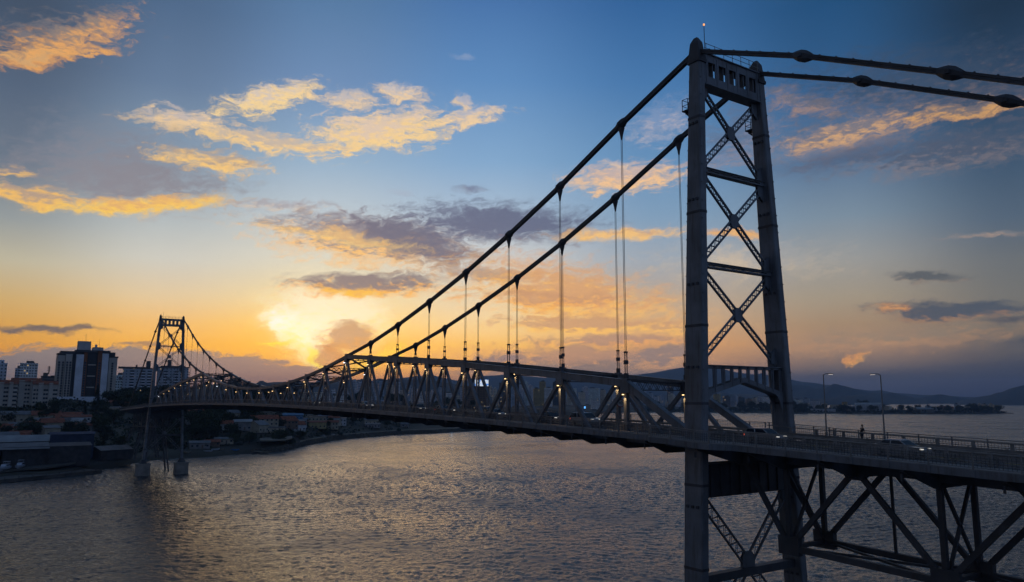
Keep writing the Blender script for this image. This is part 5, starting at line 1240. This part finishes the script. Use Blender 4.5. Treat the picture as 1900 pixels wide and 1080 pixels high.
# lit panel by the shore road
c = at(839, 14); root = empty('information_sign', (c.x, c.y, c.z), face_cam(c.x, c.y)); m = MB(); m.box((0, .1, 1.6), (.2, .2, 3.2)); m.build('pole', dark_trim, root)
m = MB(); m.box((0, 0, 3.6), (1.6, .2, 3.4)); m.build('lit_panel', mat('lit_panel', (.5, .7, .9), .5, 0, 0, emit=(.45, .72, 1), estr=1.6), root)
tag(root, 'upright blue and white lit panel beside the shore road', 'sign')
c = at(1085, 60); root = empty('information_sign', (c.x, c.y, c.z), face_cam(c.x, c.y)); m = MB(); m.box((0, .3, 5), (.5, .5, 10)); m.build('pole', dark_trim, root)
m = MB(); m.box((0, 0, 11), (3.4, .4, 4.5)); m.build('lit_panel', mat('lit_blue_panel', (.1, .4, .9), .5, 0, 0, emit=(.12, .45, 1), estr=1.6), root)
tag(root, 'small bright blue lit sign on the city waterfront behind the truss', 'sign')

# ------------------------------------------------------------------ things on the bridge
RW = {'silver': (.33, .34, .36), 'white': (.5, .5, .5), 'dark': (.03, .03, .035), 'grey': (.14, .145, .15), 'red': (.25, .03, .02)}
paint = {k: mat('car_paint_'+k, v, .25, .3, .03, 1, coat=.6) for k, v in RW.items()}
rubber = mat("tyre_rubber", (.02, .02, .02), .9, 0, .1, 3); rimm = mat("wheel_rim", (.35, .35, .36), .35, .8, .05, 3)
headm = mat("lit_headlight", (1, 1, 1), .3, 0, 0, emit=(1, .93, .78), estr=.6); tailm = mat("lit_tail_light", (1, .1, .05), .3, 0, 0, emit=(1, .12, .04), estr=1.0)
def car(x, y, heading, col, label, kind='hatch', lights=True, base=None):
    z = zroad(x) if base is None else base
    root = empty('parked_car' if not lights else 'car', (x, y, z), heading)
    L_, W_, H_ = {'hatch': (4.0, 1.70, 1.48), 'sedan': (4.5, 1.76, 1.42), 'suv': (4.5, 1.85, 1.72)}[kind]
    h0 = H_*.60; m = MB(); hw = W_/2
    prof = {'hatch': [(-.5, .30), (-.5, .62), (-.47, .66), (.22, .64), (.44, .54), (.5, .44), (.5, .22), (.46, .16), (-.46, .16)],
            'sedan': [(-.5, .32), (-.49, .66), (-.28, .69), (.20, .66), (.44, .56), (.5, .44), (.5, .22), (.46, .16), (-.46, .16)],
            'suv': [(-.5, .28), (-.5, .60), (-.48, .64), (.24, .62), (.45, .56), (.5, .44), (.5, .22), (.46, .17), (-.46, .17)]}[kind]
    P_ = [(a_*L_, b2*H_) for a_, b2 in prof]
    m.loft([[(a_, -hw+.10, b2) for a_, b2 in P_]] + [[(a_*.985, -hw, b2*.985+.01) for a_, b2 in P_], [(a_, -hw+.02, b2) for a_, b2 in P_], [(a_, hw-.02, b2) for a_, b2 in P_], [(a_*.985, hw, b2*.985+.01) for a_, b2 in P_], [(a_, hw-.10, b2) for a_, b2 in P_]])
    m.build('body', paint[col], root)
    r0, r1, g0, g1 = {'hatch': (-.40, .06, -.48, .24), 'sedan': (-.22, .08, -.36, .24), 'suv': (-.44, .10, -.49, .26)}[kind]
    m = MB(); zb_ = H_*.63
    lo = [(g0*L_, -hw+.06, zb_), (g1*L_, -hw+.06, zb_), (g1*L_, hw-.06, zb_), (g0*L_, hw-.06, zb_)]
    mi_ = [(r0*L_-.05, -hw+.20, H_-.10), (r1*L_+.1, -hw+.20, H_-.10), (r1*L_+.1, hw-.20, H_-.10), (r0*L_-.05, hw-.20, H_-.10)]
    m.loft([lo, mi_]); m.build('window_glass', glas, root)
    m = MB(); tp = [(r0*L_+.15, -hw+.28, H_), (r1*L_-.15, -hw+.28, H_), (r1*L_-.15, hw-.28, H_), (r0*L_+.15, hw-.28, H_)]
    m.loft([[(a_, b2*1.005, c+.004) for a_, b2, c in mi_], tp])
    for sy in (-1, 1):
        for t_ in (0, .45, 1):
            xa = (g0+(g1-g0)*t_)*L_; xb = (r0+(r1-r0)*t_)*L_; m.bar((xa, sy*(hw-.05), zb_), (xb, sy*(hw-.19), H_-.08), .09, .05)
    m.build('roof', paint[col], root)
    for fx in (-.31, .32):
        for sy in (-1, 1):
            m = MB(); c = Vector((fx*L_, sy*(hw-.06), .31)); m.loft([[(c.x+rr_*math.cos(k*math.pi/8), c.y+o_*sy, c.z+rr_*math.sin(k*math.pi/8)) for k in range(16)] for o_, rr_ in ((-.14, .29), (-.1, .31), (.05, .31), (.09, .28))])
            w = m.build('wheel', rubber, root); m = MB(); m.loft([[(c.x+.18*math.cos(k*math.pi/6), c.y+o_*sy, c.z+.18*math.sin(k*math.pi/6)) for k in range(12)] for o_ in (.08, .10)]); m.build('rim', rimm, w)
    for sy in (-1, 1):
        m = MB(); m.box((L_*.475, sy*(hw-.28), H_*.47), (.16, .36, .15)); m.build('headlight', headm if lights else hull, root)
        m = MB(); m.box((-L_*.495, sy*(hw-.24), H_*.52), (.06, .3, .18)); m.build('tail_light', tailm if lights else paint['red'], root)
        m = MB(); m.box((L_*.14, sy*(hw+.08), H_*.66), (.16, .16, .12)); m.build('mirror', paint[col], root)
    return tag(root, label, 'car', 'cars on the bridge deck' if base is None else None)
NB = math.pi                                                    # heading towards the far tower
car(4.5, -2.1, 0, 'silver', 'silver hatchback on the deck between the legs of the near tower', 'hatch')
car(18.2, -2.1, 0, 'silver', 'silver sedan driving right past the second street lamp with headlights lit', 'sedan')
car(31.4, 2.0, NB, 'white', 'pale car at the right edge of the picture with two bright headlights', 'suv')
car(-24.0, -1.8, 0, 'white', 'white estate car behind the railing near the second truss post', 'suv')
car(-31.5, -1.9, 0, 'dark', 'dark car following the white estate car', 'hatch')
car(-46.0, -1.8, 0, 'silver', 'silver car near the fourth truss post from the near tower', 'sedan')
car(-62.0, -1.9, 0, 'dark', 'dark car near the fifth truss post', 'sedan')
car(-72.0, -1.9, 0, 'grey', 'grey car with pale roof between the fifth and sixth truss posts', 'hatch')
car(-96.0, -1.9, 0, 'white', 'small white car below the chain and truss junction', 'hatch')
car(-55.0, 2.0, NB, 'silver', 'silver car in the far lane near the fourth truss post', 'hatch')
car(-128.0, -1.9, 0, 'red', 'red car at the middle of the bridge', 'hatch')
c = at(603, 15); car(c.x, c.y, 2.2, 'silver', 'silver car parked on the shore road left of the lone tree', 'hatch', False, c.z+.1)
c = at(620, 16); car(c.x, c.y, 2.2, 'white', 'white car parked on the shore road right of the silver one', 'sedan', False, c.z+.1)
# street lamps on the approach
def street_lamp(x, y, arm, label, lit):
    z = zroad(x)-.1; root = empty('street_lamp', (x, y, z)); m = MB(); m.tube([(0, 0, 0), (0, 0, 1.2)], .13, 8); m.tube([(0, 0, 1.2), (0, 0, 7.1)], .085, 8, r2=.05); m.build('pole', railm, root)
    m = MB(); m.tube([(0, 0, 7.05), (.25*arm[0], .25*arm[1], 7.18), (.5*arm[0], .5*arm[1], 7.18)], .045, 6); m.build('arm', railm, root)
    m = MB(); d = Vector((arm[0], arm[1], 0)); m.bar(d*.4+Vector((0, 0, 7.18)), d*1.0+Vector((0, 0, 7.16)), .24, .09); h_ = m.build('lamp_head', railm, root)
    m = MB(); m.bar(d*.55+Vector((0, 0, 7.125)), d*.95+Vector((0, 0, 7.105)), .2, .03); m.build('lens', mat('lamp_lens_'+lit, (.8, .75, .7), .4, 0, 0, emit=(1, .85, .7), estr=.9), h_)
    return tag(root, label, 'street lamp', 'street lamps on the approach deck')
street_lamp(6.55, 5.2, (.6, .8), 'left of the two street lamps on the approach deck, its arm pointing right', 'left')
street_lamp(12.75, 5.2, (-.6, -.8), 'right of the two street lamps on the approach deck, its arm pointing left', 'right')
# round speed limit sign on a truss post
sgm = mat("sign_white", (.55, .55, .55), .5, 0, .05, 2); sgr = mat("sign_red", (.35, .02, .02), .5, 0, .05, 2); sgk = mat("sign_black", (.02, .02, .02), .5, 0, .05, 2)
sx_ = -PN*2+.75; root = empty('speed_limit_sign', (sx_, 4.7, zroad(sx_)+2.9)); root.rotation_euler = (0, 0, R(50))
tag(root, 'round white speed limit sign reading 40 beside a far truss post', 'sign')
def disc(r_, y0, y1, n_=28):
    m = MB(); m.loft([[(r_*math.cos(k*2*math.pi/n_), yy, r_*math.sin(k*2*math.pi/n_)) for k in range(n_)] for yy in (y0, y1)]); return m
disc(.55, 0, .04).build('rim', sgr, root); disc(.45, -.02, .0).build('plate', sgm, root)
cu = bpy.data.curves.new('txt', 'FONT'); cu.body = '40'; cu.size = .62; cu.align_x = 'CENTER'; cu.align_y = 'CENTER'; cu.extrude = .008
to = bpy.data.objects.new('txt', cu); COL.objects.link(to); bpy.context.view_layer.update()
me = bpy.data.meshes.new_from_object(to); bpy.data.objects.remove(to); o = link('numerals', me, sgk, root); o.location = (0, -.035, 0); o.rotation_euler = (R(90), 0, 0)
m = MB(); m.tube([(0, .08, .45), (0, .08, -2.9)], .05, 8); m.build('pole', railm, root)
# people on the far walkway
skin = mat("skin", (.32, .19, .13), .6, 0, .05, 3)
def person(x, y, rz, shirt, pants, label, lean=0.0, stride=.12):
    z = zrail(x)-1.15; root = empty('person', (x, y, z), rz)
    J = {'pel': (0, 0, .93, .13), 'waist': (0, .0, 1.08, .12), 'chest': (lean, 0, 1.32, .15), 'neck': (lean*1.2, 0, 1.50, .055), 'head': (lean*1.5+.02, 0, 1.64, .085), 'crown': (lean*1.5, 0, 1.72, .07),
         'shl': (lean, .19, 1.42, .06), 'ell': (lean+.06, .25, 1.14, .042), 'wrl': (lean+.22, .24, .98, .03), 'hal': (lean+.28, .23, .95, .035),
         'shr': (lean, -.19, 1.42, .06), 'elr': (lean+.02, -.26, 1.13, .042), 'wrr': (lean+.16, -.25, .93, .03), 'har': (lean+.2, -.24, .88, .035),
         'hil': (0, .10, .88, .10), 'knl': (stride, .11, .48, .062), 'anl': (stride*.6, .11, .09, .042), 'tol': (stride*.6+.17, .12, .04, .035),
         'hir': (0, -.10, .88, .10), 'knr': (-stride*.3, -.11, .48, .062), 'anr': (-stride*1.3, -.11, .09, .042), 'tor': (-stride*1.3+.17, -.12, .04, .035)}
    E_ = [('pel', 'waist'), ('waist', 'chest'), ('chest', 'neck'), ('neck', 'head'), ('head', 'crown'), ('chest', 'shl'), ('shl', 'ell'), ('ell', 'wrl'), ('wrl', 'hal'), ('chest', 'shr'), ('shr', 'elr'), ('elr', 'wrr'), ('wrr', 'har'),
          ('pel', 'hil'), ('hil', 'knl'), ('knl', 'anl'), ('anl', 'tol'), ('pel', 'hir'), ('hir', 'knr'), ('knr', 'anr'), ('anr', 'tor')]
    def skinned(name, keys, grow, m_, parent):
        ks = [k for k in J if k in keys]; idx = {k: i for i, k in enumerate(ks)}
        me = bpy.data.meshes.new(name); me.from_pydata([J[k][:3] for k in ks], [(idx[a_], idx[b2]) for a_, b2 in E_ if a_ in idx and b2 in idx], [])
        o = bpy.data.objects.new(name, me); COL.objects.link(o); md = o.modifiers.new('s', 'SKIN'); o.modifiers.new('u', 'SUBSURF').levels = 1
        for k, sv in zip(ks, me.skin_vertices[0].data): sv.radius = (J[k][3]*grow,)*2
        me.skin_vertices[0].data[0].use_root = True
        dg = bpy.context.evaluated_depsgraph_get(); m2 = bpy.data.meshes.new_from_object(o.evaluated_get(dg)); bpy.data.objects.remove(o)
        q = link(name, m2, m_, parent)
        for pl in m2.polygons: pl.use_smooth = True
        return q
    skinned('body', J.keys(), 1.0, skin, root)
    skinned('shirt', ('pel', 'waist', 'chest', 'shl', 'ell', 'shr', 'elr'), 1.18, shirt, root)
    skinned('trousers', ('pel', 'hil', 'knl', 'anl', 'hir', 'knr', 'anr'), 1.16, pants, root)
    hx = lean*1.5; m = MB()
    m.loft([[(hx-.02+r_*math.cos(k*.628), r_*math.sin(k*.628), zz) for k in range(10)] for zz, r_ in ((1.62, .098), (1.70, .105), (1.77, .085), (1.81, .03))]); m.build('hair', sgk, root)
    return tag(root, label, 'person')
cl1 = mat("dark_cloth", (.025, .025, .03), .9, 0, .2, 4); cl2 = mat("navy_cloth", (.03, .04, .07), .9, 0, .2, 4)
person(8.95, 7.6, R(70), cl1, cl2, 'person in dark clothes leaning at the far railing right of the left street lamp', .10, .03)

# ------------------------------------------------------------------ evening haze over the strait
hz = bpy.data.materials.new("evening_haze"); hz.use_nodes = True; t = hz.node_tree; t.nodes.clear()
pv = nd(t, 'ShaderNodeVolumePrincipled'); pv.inputs['Color'].default_value = (.46, .68, 1.0, 1); pv.inputs['Density'].default_value = 0.000075; pv.inputs['Anisotropy'].default_value = 0.0
o_ = nd(t, 'ShaderNodeOutputMaterial'); t.links.new(pv.outputs[0], o_.inputs['Volume'])
mb = MB(); mb.box((CAM.x, CAM.y, 210), (33000, 33000, 440)); tag(mb.build('haze', hz), 'thin blue evening haze over the water and the far hills', 'haze', kind='stuff')
